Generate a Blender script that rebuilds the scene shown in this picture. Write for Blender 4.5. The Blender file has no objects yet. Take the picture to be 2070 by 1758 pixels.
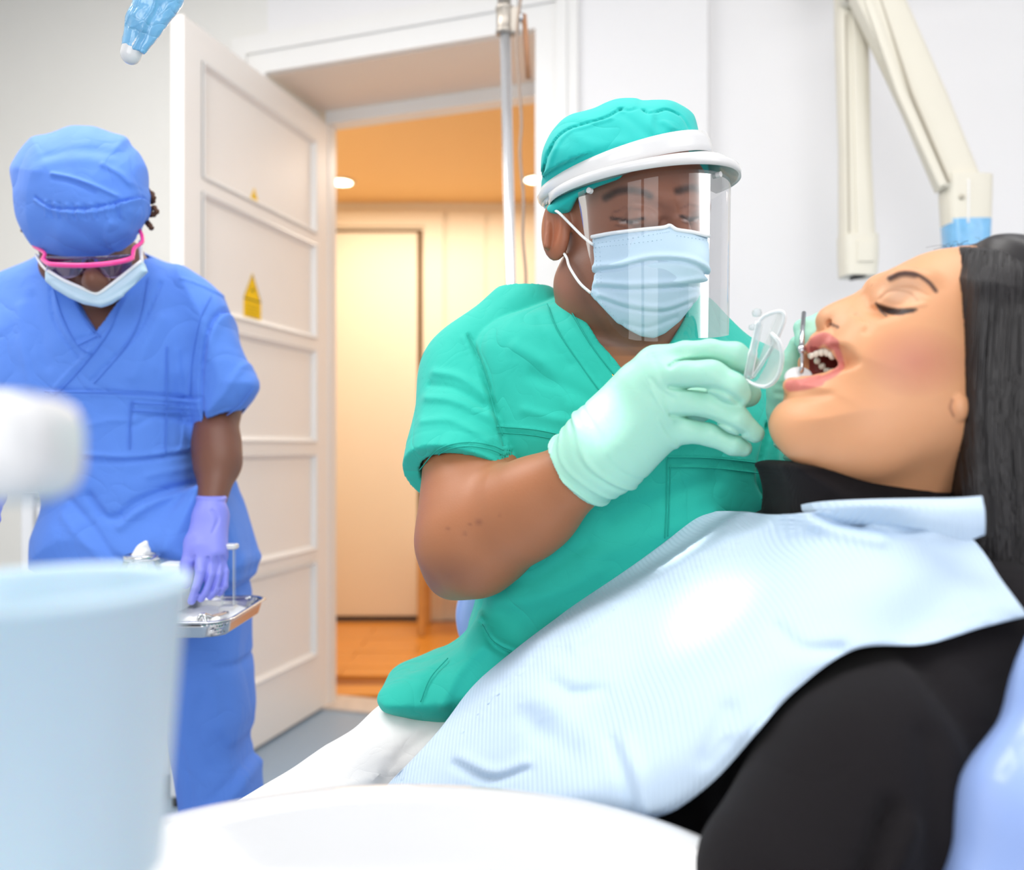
import bpy, math, random
import numpy as np
from mathutils import Vector, Matrix
random.seed(7); RNG = np.random.RandomState(11)
SC = bpy.context.scene; COL = SC.collection
F = 1650.0; CZ = 1.08            # focal length in pixels, eye height; the camera is level and looks along +Y

# ---------------------------------------------------------------- camera, sky, lights, exposure
cam_d = bpy.data.cameras.new('camera'); cam = bpy.data.objects.new('camera', cam_d); COL.objects.link(cam)
cam.location = (0, 0, CZ); cam.rotation_euler = (math.radians(90), 0, 0)
cam_d.sensor_width = 36; cam_d.lens = 36 * F / 2070; cam_d.shift_y = 26 / 2070
cam_d.clip_start = 0.02
cam_d.dof.use_dof = True; cam_d.dof.focus_distance = 0.90; cam_d.dof.aperture_fstop = 3.2
SC.camera = cam
w = bpy.data.worlds.new('world'); SC.world = w; w.use_nodes = True
w.node_tree.nodes['Background'].inputs[0].default_value = (1.0, 0.99, 0.98, 1)
w.node_tree.nodes['Background'].inputs[1].default_value = 0.9
SC.view_settings.view_transform = 'Standard'; SC.view_settings.look = 'None'
SC.view_settings.exposure = -0.24; SC.view_settings.gamma = 1; SC.view_settings.use_curve_mapping = False

def area(name, loc, target, sx, sy, power, col=(1, 1, 1), spread=180):
    l = bpy.data.lights.new(name, 'AREA'); l.shape = 'RECTANGLE'; l.size = sx; l.size_y = sy
    l.energy = power; l.color = col; l.spread = math.radians(spread)
    o = bpy.data.objects.new(name, l); COL.objects.link(o); o.location = loc
    d = Vector(target) - Vector(loc); o.rotation_euler = d.to_track_quat('-Z', 'Y').to_euler()
    return o
area('window_light', (-0.85, -2.2, 1.7), (-0.3, 2.0, 1.1), 0.95, 1.7, 25, (1, 0.99, 0.98))
area('window_light_2', (0.3, -2.2, 1.7), (0.1, 2.0, 1.1), 0.95, 1.7, 25, (1, 0.99, 0.98))
area('ceiling_panel_light', (0.3, 0.6, 2.94), (0.3, 0.6, 0), 1.8, 1.2, 28, (1, 0.985, 0.96))
area('left_fill_light', (-1.35, 1.3, 2.94), (-1.35, 1.3, 0), 1.3, 1.3, 50, (1, 0.98, 0.95))  # added fill that brightens the left wall, not a known ceiling panel
area('side_area_light', (2.1, 0.2, 1.9), (0.2, 1.3, 1.2), 1.3, 1.3, 14, (1, 0.99, 0.98))  # unseen area light at the right, where the wall has no window
area('hall_light', (-0.5, 4.3, 2.56), (-0.5, 4.3, 0), 1.3, 0.8, 30, (1, 0.90, 0.77))
def spot(name, loc, target, power, deg, blend=0.6, size=0.02):
    l = bpy.data.lights.new(name, 'SPOT'); l.energy = power; l.spot_size = math.radians(deg); l.spot_blend = blend
    l.shadow_soft_size = size; l.color = (1, 0.98, 0.95)
    o = bpy.data.objects.new(name, l); COL.objects.link(o); o.location = loc
    o.rotation_euler = (Vector(target) - Vector(loc)).to_track_quat('-Z', 'Y').to_euler()
    return o

# ---------------------------------------------------------------- helpers
def W(px, py, d):                # photograph pixel + real distance -> a point of the room
    return np.array([(px - 1035) / F * d, d, CZ + (905 - py) / F * d])
def lin(c):
    return tuple(((x / 255) / 12.92 if x / 255 <= 0.04045 else ((x / 255 + 0.055) / 1.055) ** 2.4) for x in c)

def mat(name, rgb, rough=0.5, metal=0.0, noise=0.04, nscale=8, bump=None, coat=0, sss=0, sheen=0, trans=0, ior=1.45, attr=False, emit=None, spec=0.5):
    m = bpy.data.materials.new(name); m.use_nodes = True
    nt = m.node_tree; b = nt.nodes['Principled BSDF']; L = nt.links
    c = lin(rgb)
    b.inputs['Roughness'].default_value = rough; b.inputs['Metallic'].default_value = metal
    b.inputs['Coat Weight'].default_value = coat; b.inputs['Sheen Weight'].default_value = sheen
    b.inputs['Transmission Weight'].default_value = trans; b.inputs['IOR'].default_value = ior
    b.inputs['Specular IOR Level'].default_value = spec
    if sss:
        b.inputs['Subsurface Weight'].default_value = sss; b.inputs['Subsurface Radius'].default_value = (1, .35, .2)
        b.inputs['Subsurface Scale'].default_value = 0.004
    tc = nt.nodes.new('ShaderNodeTexCoord')
    n = nt.nodes.new('ShaderNodeTexNoise'); n.inputs['Scale'].default_value = nscale; n.inputs['Detail'].default_value = 4
    L.new(tc.outputs['Object'], n.inputs['Vector'])
    mr = nt.nodes.new('ShaderNodeMapRange'); mr.inputs[3].default_value = 1 - noise; mr.inputs[4].default_value = 1 + noise
    L.new(n.outputs['Fac'], mr.inputs[0])
    mx = nt.nodes.new('ShaderNodeVectorMath'); mx.operation = 'SCALE'
    if attr:
        a = nt.nodes.new('ShaderNodeAttribute'); a.attribute_name = 'tint'; L.new(a.outputs['Color'], mx.inputs[0])
    else:
        mx.inputs[0].default_value = c
    L.new(mr.outputs[0], mx.inputs['Scale']); L.new(mx.outputs[0], b.inputs['Base Color'])
    if emit:
        b.inputs['Emission Color'].default_value = (*lin(emit[0]), 1); b.inputs['Emission Strength'].default_value = emit[1]
    h = None
    for (kind, sc_, st, dist) in (bump or []):
        if kind == 'noise':
            t = nt.nodes.new('ShaderNodeTexNoise'); t.inputs['Scale'].default_value = sc_; t.inputs['Detail'].default_value = 3
            L.new(tc.outputs['Object'], t.inputs['Vector']); o = t.outputs['Fac']
        elif kind == 'wrinkle':
            t = nt.nodes.new('ShaderNodeTexNoise'); t.inputs['Scale'].default_value = sc_; t.inputs['Detail'].default_value = 1.5
            t.inputs['Distortion'].default_value = 0.9; L.new(tc.outputs['Object'], t.inputs['Vector'])
            q = nt.nodes.new('ShaderNodeMath'); q.operation = 'SUBTRACT'; q.inputs[1].default_value = 0.5; L.new(t.outputs['Fac'], q.inputs[0])
            r = nt.nodes.new('ShaderNodeMath'); r.operation = 'ABSOLUTE'; L.new(q.outputs[0], r.inputs[0])
            r2 = nt.nodes.new('ShaderNodeMath'); r2.operation = 'POWER'; r2.inputs[1].default_value = 0.6; L.new(r.outputs[0], r2.inputs[0]); o = r2.outputs[0]
        elif kind[:4] == 'wave':
            t = nt.nodes.new('ShaderNodeTexWave'); t.inputs['Scale'].default_value = sc_; t.bands_direction = kind[4:].upper()
            L.new(tc.outputs['Object'], t.inputs['Vector']); o = t.outputs['Fac']
        bp = nt.nodes.new('ShaderNodeBump'); bp.inputs['Strength'].default_value = st; bp.inputs['Distance'].default_value = dist
        L.new(o, bp.inputs['Height'])
        if h: L.new(h, bp.inputs['Normal'])
        h = bp.outputs[0]
    if h: L.new(h, b.inputs['Normal'])
    return m

def film(name, rgb, fac=0.06, refl=0.5, rough=0.02, body=False):     # thin clear plastic: see-through sheet with a fresnel gloss
    m = bpy.data.materials.new(name); m.use_nodes = True; nt = m.node_tree; L = nt.links
    nt.nodes.remove(nt.nodes['Principled BSDF'])
    out = nt.nodes['Material Output']
    t = nt.nodes.new('ShaderNodeBsdfTransparent'); t.inputs[0].default_value = (*lin(rgb), 1)
    g = nt.nodes.new('ShaderNodeBsdfGlossy'); g.inputs['Roughness'].default_value = rough
    if body:
        g = nt.nodes.new('ShaderNodeBsdfPrincipled'); g.inputs['Base Color'].default_value = (.95, .97, .98, 1); g.inputs['Roughness'].default_value = .08
    fr = nt.nodes.new('ShaderNodeFresnel'); fr.inputs[0].default_value = 1.45
    n = nt.nodes.new('ShaderNodeTexNoise'); n.inputs['Scale'].default_value = 40
    mr = nt.nodes.new('ShaderNodeMath'); mr.operation = 'MULTIPLY_ADD'; mr.inputs[1].default_value = refl; mr.inputs[2].default_value = fac
    L.new(fr.outputs[0], mr.inputs[0])
    mx = nt.nodes.new('ShaderNodeMixShader'); L.new(mr.outputs[0], mx.inputs[0]); L.new(t.outputs[0], mx.inputs[1]); L.new(g.outputs[0], mx.inputs[2])
    L.new(mx.outputs[0], out.inputs[0])
    return m

def tag(o, label=None, cat=None, group=None, kind=None):
    if label: o['label'] = label
    if cat: o['category'] = cat
    if group: o['group'] = group
    if kind: o['kind'] = kind
    return o
def empty(name, loc, label=None, cat=None, group=None, kind=None):
    o = bpy.data.objects.new(name, None); COL.objects.link(o); o.location = loc; o.empty_display_size = 0.05
    return tag(o, label, cat, group, kind)
def mk(name, V, Q, m, parent=None, smooth=True, tint=None):
    V = np.asarray(V, dtype=np.float32); me = bpy.data.meshes.new(name)
    if len(Q) and isinstance(Q, np.ndarray):
        nq = len(Q); k = Q.shape[1]
        me.vertices.add(len(V)); me.vertices.foreach_set('co', V.ravel())
        me.loops.add(nq * k); me.loops.foreach_set('vertex_index', Q.astype(np.int32).ravel())
        me.polygons.add(nq); me.polygons.foreach_set('loop_start', np.arange(0, nq * k, k, dtype=np.int32))
        me.update(calc_edges=True)
    else:
        me.from_pydata([tuple(map(float, v)) for v in V], [], [tuple(map(int, f)) for f in Q])
    me.polygons.foreach_set('use_smooth', np.full(len(me.polygons), smooth))
    me.validate(); me.update()
    if tint is not None:
        a = me.color_attributes.new('tint', 'FLOAT_COLOR', 'POINT')
        a.data.foreach_set('color', np.c_[tint, np.ones(len(tint))].astype(np.float32).ravel())
    me.materials.append(m)
    o = bpy.data.objects.new(name, me); COL.objects.link(o)
    if parent is not None:
        o.parent = parent
        p = Vector((0, 0, 0)); q = parent
        while q is not None: p += q.location; q = q.parent
        o.location = -p          # geometry is written in room coordinates
        me.transform(Matrix.Translation(-p)); o.location = (0, 0, 0)
    return o

class MB:
    def __init__(s): s.v = []; s.f = []
    def add(s, V, Fc):
        b = len(s.v); s.v += [tuple(map(float, p)) for p in V]; s.f += [tuple(int(i) + b for i in f) for f in Fc]; return s
    def box(s, x0, x1, y0, y1, z0, z1, o=(0, 0), d=(1, 0), bev=0.0):
        n = (-d[1], d[0])
        def P(u, n_, z): return (o[0] + d[0] * u + n[0] * n_, o[1] + d[1] * u + n[1] * n_, z)
        if bev <= 0:
            V = [P(u, q, z) for z in (z0, z1) for q in (y0, y1) for u in (x0, x1)]
            return s.add(V, [(0, 2, 3, 1), (4, 5, 7, 6), (0, 1, 5, 4), (2, 6, 7, 3), (0, 4, 6, 2), (1, 3, 7, 5)])
        b = bev; V = []; Fc = []
        for (z, i) in ((z0, b), (z0 + b, 0), (z1 - b, 0), (z1, b)):
            for (u, q) in ((x0, y0), (x1, y0), (x1, y1), (x0, y1)):
                cu, cq = (1 if u == x0 else -1), (1 if q == y0 else -1)
                if (cu, cq) in ((1, 1), (-1, -1)): pts = [(u + cu * i, q + cq * (i + b)), (u + cu * (i + b), q + cq * i)]
                else: pts = [(u + cu * (i + b), q + cq * i), (u + cu * i, q + cq * (i + b))]
                V += [P(a, c, z) for a, c in pts]
        for k in range(3):
            for j in range(8): a = k * 8 + j; c = k * 8 + (j + 1) % 8; Fc.append((a, c, c + 8, a + 8))
        Fc += [tuple(range(7, -1, -1)), tuple(range(24, 32))]
        return s.add(V, Fc)
    def tube(s, pts, r, n=10, cap=True, sq=(1, 1)):
        pts = [np.array(p, float) for p in pts]; R = r if hasattr(r, '__len__') else [r] * len(pts)
        V = []; Fc = []; up = None
        for i, p in enumerate(pts):
            t = pts[min(i + 1, len(pts) - 1)] - pts[max(i - 1, 0)]; t = t / (np.linalg.norm(t) + 1e-12)
            if up is None: up = np.array([0, 0, 1.]) if abs(t[2]) < .9 else np.array([0, 1., 0])
            a = np.cross(t, up); a /= np.linalg.norm(a) + 1e-12; b = np.cross(a, t); up = b
            for k in range(n):
                th = 2 * math.pi * k / n; V.append(p + R[i] * (a * math.cos(th) * sq[0] + b * math.sin(th) * sq[1]))
        for i in range(len(pts) - 1):
            for k in range(n):
                a = i * n + k; c = i * n + (k + 1) % n; Fc.append((a, c, c + n, a + n))
        if cap: Fc += [tuple(range(n - 1, -1, -1)), tuple(range((len(pts) - 1) * n, len(pts) * n))]
        return s.add(V, Fc)
    def lathe(s, c, prof, n=40, axis=(0, 0, 1), close=False):
        ax = np.array(axis, float); ax /= np.linalg.norm(ax)
        t = np.array([1, 0, 0.]) if abs(ax[0]) < .9 else np.array([0, 1., 0]); a = np.cross(ax, t); a /= np.linalg.norm(a); b = np.cross(ax, a)
        V = []; Fc = []
        for (r, h) in prof:
            for k in range(n):
                th = 2 * math.pi * k / n; V.append(np.array(c) + ax * h + r * (a * math.cos(th) + b * math.sin(th)))
        m = len(prof)
        for i in range(m - 1 + (1 if close else 0)):
            for k in range(n):
                p = i * n + k; q = i * n + (k + 1) % n; i2 = ((i + 1) % m) * n
                Fc.append((p, q, i2 + (k + 1) % n, i2 + k))
        if not close:
            if prof[0][0] > 1e-6: Fc.append(tuple(range(n - 1, -1, -1)))
            if prof[-1][0] > 1e-6: Fc.append(tuple(range((m - 1) * n, m * n)))
        return s.add(V, Fc)
    def build(s, name, m, parent=None, smooth=False, auto=None):
        o = mk(name, s.v, s.f, m, parent, smooth)
        if auto:
            try: o.data.set_sharp_from_angle(angle=math.radians(auto))
            except Exception: pass
        return o

def grid_sheet(G):               # G: (nu,nv,3) -> verts, quads
    nu, nv = G.shape[:2]; idx = np.arange(nu * nv).reshape(nu, nv)
    Q = np.stack([idx[:-1, :-1], idx[1:, :-1], idx[1:, 1:], idx[:-1, 1:]], -1).reshape(-1, 4)
    return G.reshape(-1, 3), Q
def cr(P, n, closed=False):      # Catmull-Rom resampling along axis 0
    P = np.asarray(P, float); m = len(P)
    if closed: t = np.arange(n) * m / n
    else: t = np.linspace(0, m - 1 - 1e-9, n)
    i = np.floor(t).astype(int); f = (t - i).reshape((-1,) + (1,) * (P.ndim - 1))
    if closed: g = lambda k: P[(i + k) % m]
    else:
        E = np.concatenate([(2 * P[0] - P[1])[None], P, (2 * P[-1] - P[-2])[None]]); g = lambda k: E[np.clip(i + 1 + k, 0, m + 1)]
    a, b, c, d = g(-1), g(0), g(1), g(2)
    return 0.5 * (2 * b + (c - a) * f + (2 * a - 5 * b + 4 * c - d) * f ** 2 + (3 * b - a - 3 * c + d) * f ** 3)
def thick(o, t, off=0):
    m = o.modifiers.new('thickness', 'SOLIDIFY'); m.thickness = t; m.offset = off; return o

# ---------------------------------------------------------------- distance-field modelling (one continuous surface per body)
def seg2(PX, PZ, pts):           # distance in a plane to a polyline
    d = np.full(np.broadcast(PX, PZ).shape, 1e9, np.float32)
    for (a, b) in zip(pts[:-1], pts[1:]):
        vx, vz = b[0] - a[0], b[1] - a[1]; L2 = vx * vx + vz * vz + 1e-12
        t = np.clip(((PX - a[0]) * vx + (PZ - a[1]) * vz) / L2, 0, 1)
        d = np.minimum(d, np.hypot(PX - a[0] - t * vx, PZ - a[1] - t * vz))
    return d
def fb(x0, y0, x1, y1, ya, yb, h, m=.01):    # a modelling volume that covers a photo rectangle between two distances
    C = np.array([W(x, y, d) for x in (x0, x1) for y in (y0, y1) for d in (ya, yb)]); return Field(C.min(0) - m, C.max(0) + m, h)
class Field:
    def __init__(s, lo, hi, h):
        lo, hi = np.minimum(lo, hi), np.maximum(lo, hi); s.lo = np.array(lo, float); s.h = h; s.n = [int(math.ceil((hi[i] - lo[i]) / h)) + 1 for i in range(3)]
        s.A = [(s.lo[i] + h * np.arange(s.n[i])).astype(np.float32) for i in range(3)]
        s.F = np.full(s.n, 0.06, np.float32)
    def sl(s, lo, hi):
        r = []
        for i in range(3):
            a = max(0, int((lo[i] - s.lo[i]) / s.h)); b = min(s.n[i], int((hi[i] - s.lo[i]) / s.h) + 2)
            if b <= a: return None
            r.append(slice(a, b))
        return tuple(r)
    def ap(s, fn, lo, hi, k=0.0, mode='u'):
        pad = k + 0.015; S = s.sl(np.array(lo) - pad, np.array(hi) + pad)
        if S is None: return s
        X = s.A[0][S[0]][:, None, None]; Y = s.A[1][S[1]][None, :, None]; Z = s.A[2][S[2]][None, None, :]
        d = fn(X, Y, Z).astype(np.float32); G = s.F[S]
        if mode == 'c': d = -d
        if mode == 'u':
            r = np.minimum(G, d)
            if k > 0: q = np.maximum(k - np.abs(G - d), 0) / k; r = r - q * q * k * 0.25
        else:
            r = np.maximum(G, d)
            if k > 0: q = np.maximum(k - np.abs(G - d), 0) / k; r = r + q * q * k * 0.25
        if mode == 'i': T_ = np.full_like(s.F, 0.06); T_[S] = r; s.F = T_
        else: s.F[S] = r
        return s
    def ell(s, c, r, R=None, k=0.0, mode='u'):
        c = np.array(c, float); r = np.array(r, float); m = max(r); R = np.eye(3) if R is None else np.array(R)   # rows of R: local axes
        def fn(X, Y, Z):
            x, y, z = X - c[0], Y - c[1], Z - c[2]
            q = [(R[i][0] * x + R[i][1] * y + R[i][2] * z) / r[i] for i in range(3)]
            k0 = np.sqrt(q[0] ** 2 + q[1] ** 2 + q[2] ** 2) + 1e-6
            k1 = np.sqrt((q[0] / r[0]) ** 2 + (q[1] / r[1]) ** 2 + (q[2] / r[2]) ** 2) + 1e-6
            return k0 * (k0 - 1) / k1
        e = np.abs(R.T) @ r
        return s.ap(fn, c - e, c + e, k, mode)
    def cap(s, a, b, ra, rb, k=0.0, mode='u', flat=None):
        a = np.array(a, float); b = np.array(b, float); v = b - a; L2 = float(v @ v) + 1e-12
        if flat is not None:
            fd, fr = np.array(flat[0], float), flat[1]; fd /= np.linalg.norm(fd)
        def fn(X, Y, Z):
            t = np.clip(((X - a[0]) * v[0] + (Y - a[1]) * v[1] + (Z - a[2]) * v[2]) / L2, 0, 1)
            x, y, z = X - a[0] - t * v[0], Y - a[1] - t * v[1], Z - a[2] - t * v[2]
            r = ra + t * (rb - ra)
            if flat is not None:
                u = x * fd[0] + y * fd[1] + z * fd[2]; q2 = x * x + y * y + z * z - u * u
                return (np.sqrt(np.maximum(q2, 0) + (u / fr) ** 2) - r) * (0.5 + 0.5 * fr)
            return np.sqrt(x * x + y * y + z * z) - r
        R = max(ra, rb)
        return s.ap(fn, np.minimum(a, b) - R, np.maximum(a, b) + R, k, mode)
    def chain(s, pts, k=0.006, k0=None, mode='u', flat=None):     # pts: (px,py,depth,radius_px)
        P = [(W(*p[:3]), p[3] / F * p[2]) for p in pts]
        for i in range(len(P) - 1):
            s.cap(P[i][0], P[i + 1][0], P[i][1], P[i + 1][1], (k0 if (i == 0 and k0 is not None) else k), mode, flat)
        return s
    def pil(s, poly, yc, hw, R, k=0.0, mode='u', smooth=True, n=160, d=None, sh=(0, 0)):
        # closed outline (photo pixels at depth yc) given a thickness 2*hw in depth, edges rounded with radius R
        P = np.array([W(x, y, d or yc) for x, y in poly])[:, [0, 2]]
        if smooth: P = cr(P, n, True)
        lo = P.min(0); hi = P.max(0); c0 = (lo + hi) / 2
        ex, ez = abs(sh[0]) * hw + .02, abs(sh[1]) * hw + .02
        def fn(X, Y, Z):
            st = s.h; x0, z0 = lo[0] - ex - .03, lo[1] - ez - .03      # signed distance to the outline, tabulated, then leaned with depth by sh
            x = np.arange(x0, hi[0] + ex + .03, st)[:, None]; z = np.arange(z0, hi[1] + ez + .03, st)[None, :]
            d2 = seg2(x, z, np.vstack([P, P[:1]])); ins = np.zeros(d2.shape, bool)
            Qn = np.roll(P, -1, 0)
            for a, b in zip(P, Qn):
                if a[1] == b[1]: continue
                c = (a[1] > z) != (b[1] > z); xi = (b[0] - a[0]) * (z - a[1]) / (b[1] - a[1]) + a[0]
                ins ^= (c & (x < xi))
            tb = np.where(ins, -d2, d2); xs, zs, ys = X[:, 0, 0], Z[0, 0, :], Y[0, :, 0]; out = np.empty((len(xs), len(ys), len(zs)), np.float32)
            for j, yy in enumerate(ys if (sh[0] or sh[1]) else ys[:1]):
                u = np.clip((xs - sh[0] * (yy - yc) - x0) / st, 0, tb.shape[0] - 1.001); v = np.clip((zs - sh[1] * (yy - yc) - z0) / st, 0, tb.shape[1] - 1.001)
                if not (sh[0] or sh[1]): u = np.clip((xs - x0) / st, 0, tb.shape[0] - 1.001); v = np.clip((zs - z0) / st, 0, tb.shape[1] - 1.001)
                iu, iv = u.astype(int), v.astype(int); fu, fv = (u - iu)[:, None], (v - iv)[None, :]
                sl_ = (tb[np.ix_(iu, iv)] * (1 - fu) + tb[np.ix_(iu + 1, iv)] * fu) * (1 - fv) + (tb[np.ix_(iu, iv + 1)] * (1 - fu) + tb[np.ix_(iu + 1, iv + 1)] * fu) * fv
                if sh[0] or sh[1]: out[:, j, :] = sl_
                else: out[:] = sl_[:, None, :]
            d2 = out; y = Y - yc
            qx = np.maximum(d2 + R, 0); qy = np.maximum(np.abs(y) - (hw - R), 0)
            return np.minimum(np.maximum(d2 + R, np.abs(y) - (hw - R)), 0) + np.sqrt(qx * qx + qy * qy) - R
        return s.ap(fn, (lo[0] - ex + .02, yc - hw, lo[1] - ez + .02), (hi[0] + ex - .02, yc + hw, hi[1] + ez - .02), k, mode)
    def loft(s, secs, k=0.0, mode='u', e=2.3, grow=0.0):   # sections (py, pxL, pxR, depth, half depth), stacked down the body
        z = np.array([CZ + (905 - q[0]) / F * q[3] for q in secs]); xl = np.array([(q[1] - 1035) / F * q[3] for q in secs]); xr = np.array([(q[2] - 1035) / F * q[3] for q in secs])
        yc = np.array([q[3] for q in secs]); hd = np.array([q[4] for q in secs])
        o = np.argsort(z); z, xl, xr, yc, hd = z[o], xl[o], xr[o], yc[o], hd[o]
        t = np.linspace(0, len(z) - 1, 80); D = cr(np.stack([z, xl, xr, yc, hd], 1), 80); z2 = np.maximum.accumulate(D[:, 0])
        def fn(X, Y, Z):
            f = lambda j: np.interp(Z, z2, D[:, j]).astype(np.float32)
            XL, XR, YC, HD = f(1), f(2), f(3), f(4); A = np.maximum((XR - XL) / 2 + grow, 0.004); C = (XL + XR) / 2; B = np.maximum(HD + grow, 0.004)
            q = (np.abs((X - C) / A) ** e + np.abs((Y - YC) / B) ** e) ** (1 / e)
            d = (q - 1) * np.minimum(A, B)
            return np.maximum(d, np.maximum(Z - z2[-1], z2[0] - Z))
        return s.ap(fn, (xl.min() - .01, (yc - hd).min() - .01, z2[0]), (xr.max() + .01, (yc + hd).max() + .01, z2[-1]), k, mode)
    def crease(s, pts, d, wpx, amp, ylo=-9, yhi=9):        # soft fold along a line: amp>0 raises, <0 dents
        P = np.array([W(x, y, d) for x, y in pts])[:, [0, 2]]
        if len(P) > 2: P = cr(P, 4 * len(P))
        w = wpx / F * d; lo = P.min(0) - 3 * w; hi = P.max(0) + 3 * w
        S = s.sl((lo[0], ylo, lo[1]), (hi[0], yhi, hi[1]))
        if S is None: return s
        dd = seg2(s.A[0][S[0]][:, None], s.A[2][S[2]][None, :], P)
        s.F[S] -= (amp * np.exp(-(dd / w) ** 2)).astype(np.float32)[:, None, :]; return s
    def ripple(s, amp, freq, seed=0, lo=None, hi=None, aniso=(1, 1, 1)):
        r = np.random.RandomState(seed); S = tuple(slice(None) for _ in range(3)) if lo is None else s.sl(lo, hi)
        X = s.A[0][S[0]][:, None, None]; Y = s.A[1][S[1]][None, :, None]; Z = s.A[2][S[2]][None, None, :]
        D = 0
        for i in range(4):
            v = r.normal(size=3) * np.array(aniso); v = v / np.linalg.norm(v) * freq * (0.7 + 0.6 * r.rand()); v2 = r.normal(size=3) * freq * 0.5
            D = D + np.sin(X * v[0] + Y * v[1] + Z * v[2] + 6 * r.rand() + 1.2 * np.sin(X * v2[0] + Y * v2[1] + Z * v2[2]))
        D = 1 - np.abs(D / 2.0); s.F[S] -= (amp * D).astype(np.float32); return s
    def mesh(s, tri=False):
        Fv = s.F; S = Fv < 0; nx, ny, nz = Fv.shape
        a = None; o = None
        for i in (0, 1):
            for j in (0, 1):
                for k in (0, 1):
                    c = S[i:nx - 1 + i, j:ny - 1 + j, k:nz - 1 + k]
                    if a is None: a = c.copy(); o = c.copy()
                    else: a &= c; o |= c
        act = o & ~a; I, J, K = np.nonzero(act); N = len(I)
        pos = np.zeros((N, 3)); cnt = np.zeros(N)
        cv = {(i, j, k): Fv[I + i, J + j, K + k] for i in (0, 1) for j in (0, 1) for k in (0, 1)}
        for c0 in cv:
            for ax in range(3):
                if c0[ax] == 1: continue
                c1 = list(c0); c1[ax] = 1; c1 = tuple(c1); v0, v1 = cv[c0], cv[c1]; m = (v0 < 0) != (v1 < 0)
                t = np.where(m, v0 / np.where(m, v0 - v1, 1), 0)
                for q in range(3): pos[:, q] += m * (c0[q] + (t if q == ax else 0))
                cnt += m
        pos /= cnt[:, None]; V = s.lo + (pos + np.stack([I, J, K], 1)) * s.h
        vid = np.full((nx - 1, ny - 1, nz - 1), -1, np.int32); vid[I, J, K] = np.arange(N)
        Q = []
        for ax in range(3):
            b, c = [(1, 2), (2, 0), (0, 1)][ax]
            A0 = [slice(1, -1)] * 3; A0[ax] = slice(0, -1); A1 = list(A0); A1[ax] = slice(1, None)
            s0 = S[tuple(A0)]; s1 = S[tuple(A1)]; m = s0 != s1; e = np.array(np.nonzero(m)).T
            if len(e) == 0: continue
            e0 = e + np.array([0 if q == ax else 1 for q in range(3)]); ub = np.eye(3, dtype=int)[b]; uc = np.eye(3, dtype=int)[c]
            g = lambda d: vid[tuple((e0 - d).T)]
            q4 = np.stack([g(ub + uc), g(uc), g(0 * ub), g(ub)], 1); fl = ~s0[m]
            q4[fl] = q4[fl][:, ::-1]; Q.append(q4)
        Q = np.vstack(Q); Q = Q[(Q >= 0).all(1)]
        return V, Q
def px_of(V): return V[:, 0] / V[:, 1] * F + 1035, 905 - (V[:, 2] - CZ) / V[:, 1] * F
def relax(V, Q, it=1):
    for _ in range(it):
        acc = np.zeros_like(V); n = np.zeros(len(V))
        for i in range(4):
            for j in (1, 3):
                np.add.at(acc, Q[:, i], V[Q[:, (i + j) % 4]]); np.add.at(n, Q[:, i], 1)
        V = np.where(n[:, None] > 0, 0.5 * V + 0.5 * acc / np.maximum(n, 1)[:, None], V)
    return V
def paint(T, px, py, mask, pts, w, col, soft=0.35, aspow=1.0):   # coloured mark on the surface
    P = cr(np.array(pts, float)[:, :2], 6 * len(pts)) if len(pts) > 2 else np.array(pts, float)
    d = seg2(px, py, P)
    f = np.clip((w * (1 + soft) - d) / (2 * soft * w + 1e-6), 0, 1) * mask * aspow
    T[:] = T * (1 - f[:, None]) + np.array(lin(col)) * f[:, None]
# ---------------------------------------------------------------- materials
M = {}
M['wall'] = mat('white_wall_paint', (240, 238, 238), 0.6, noise=0.01, bump=[('noise', 120, 0.03, 0.002)])
M['wall_grey'] = mat('pale_grey_wall_paint', (236, 234, 229), 0.7, noise=0.01)
M['gloss_white'] = mat('white_gloss_paint', (240, 238, 235), 0.3, noise=0.01)
M['door_paint'] = mat('cream_door_paint', (250, 245, 239), 0.38, noise=0.012)
M['soffit'] = mat('beige_reveal_paint', (242, 228, 214), 0.5, noise=0.01)
M['hall_wall'] = mat('cream_hall_paint', (250, 236, 212), 0.55, noise=0.01)
M['hall_ceiling'] = mat('warm_lit_ceiling', (255, 214, 148), 0.6, noise=0.01)  # orange of the warm hall light is put into this base colour
M['dark_gap'] = mat('dark_door_gap', (110, 82, 45), 0.7)
M['parquet'] = mat('orange_parquet', (226, 150, 55), 0.3, noise=0.12, nscale=5, coat=0.3)
M['parquet_dark'] = mat('dark_parquet_border', (160, 95, 40), 0.4, noise=0.1)
M['vinyl'] = mat('blue_grey_vinyl', (146, 166, 186), 0.35, noise=0.05, nscale=4)
M['stone'] = mat('worn_beige_threshold', (205, 190, 178), 0.6, noise=0.18, nscale=22)
M['chrome'] = mat('brushed_chrome', (232, 232, 234), 0.22, metal=0.75, noise=0.02)
M['steel'] = mat('instrument_steel', (205, 207, 210), 0.22, metal=1.0, noise=0.03)
M['pewter'] = mat('matt_nickel_clamp', (178, 170, 160), 0.4, metal=0.6)
M['grey_cable'] = mat('grey_cable', (160, 140, 125), 0.5)
M['brown_plastic'] = mat('brown_hook', (175, 125, 90), 0.5)
M['ivory'] = mat('ivory_lamp_plastic', (228, 222, 206), 0.42, noise=0.02)
M['ivory_dark'] = mat('ivory_groove', (190, 182, 165), 0.6)
M['black'] = mat('black_plastic', (28, 26, 26), 0.5)
M['yellow'] = mat('yellow_sticker', (255, 208, 0), 0.5, noise=0.01)
M['ink'] = mat('sticker_ink', (70, 55, 20), 0.6)
M['wood'] = mat('honey_wood', (214, 160, 92), 0.45, noise=0.15, nscale=20)
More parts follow.
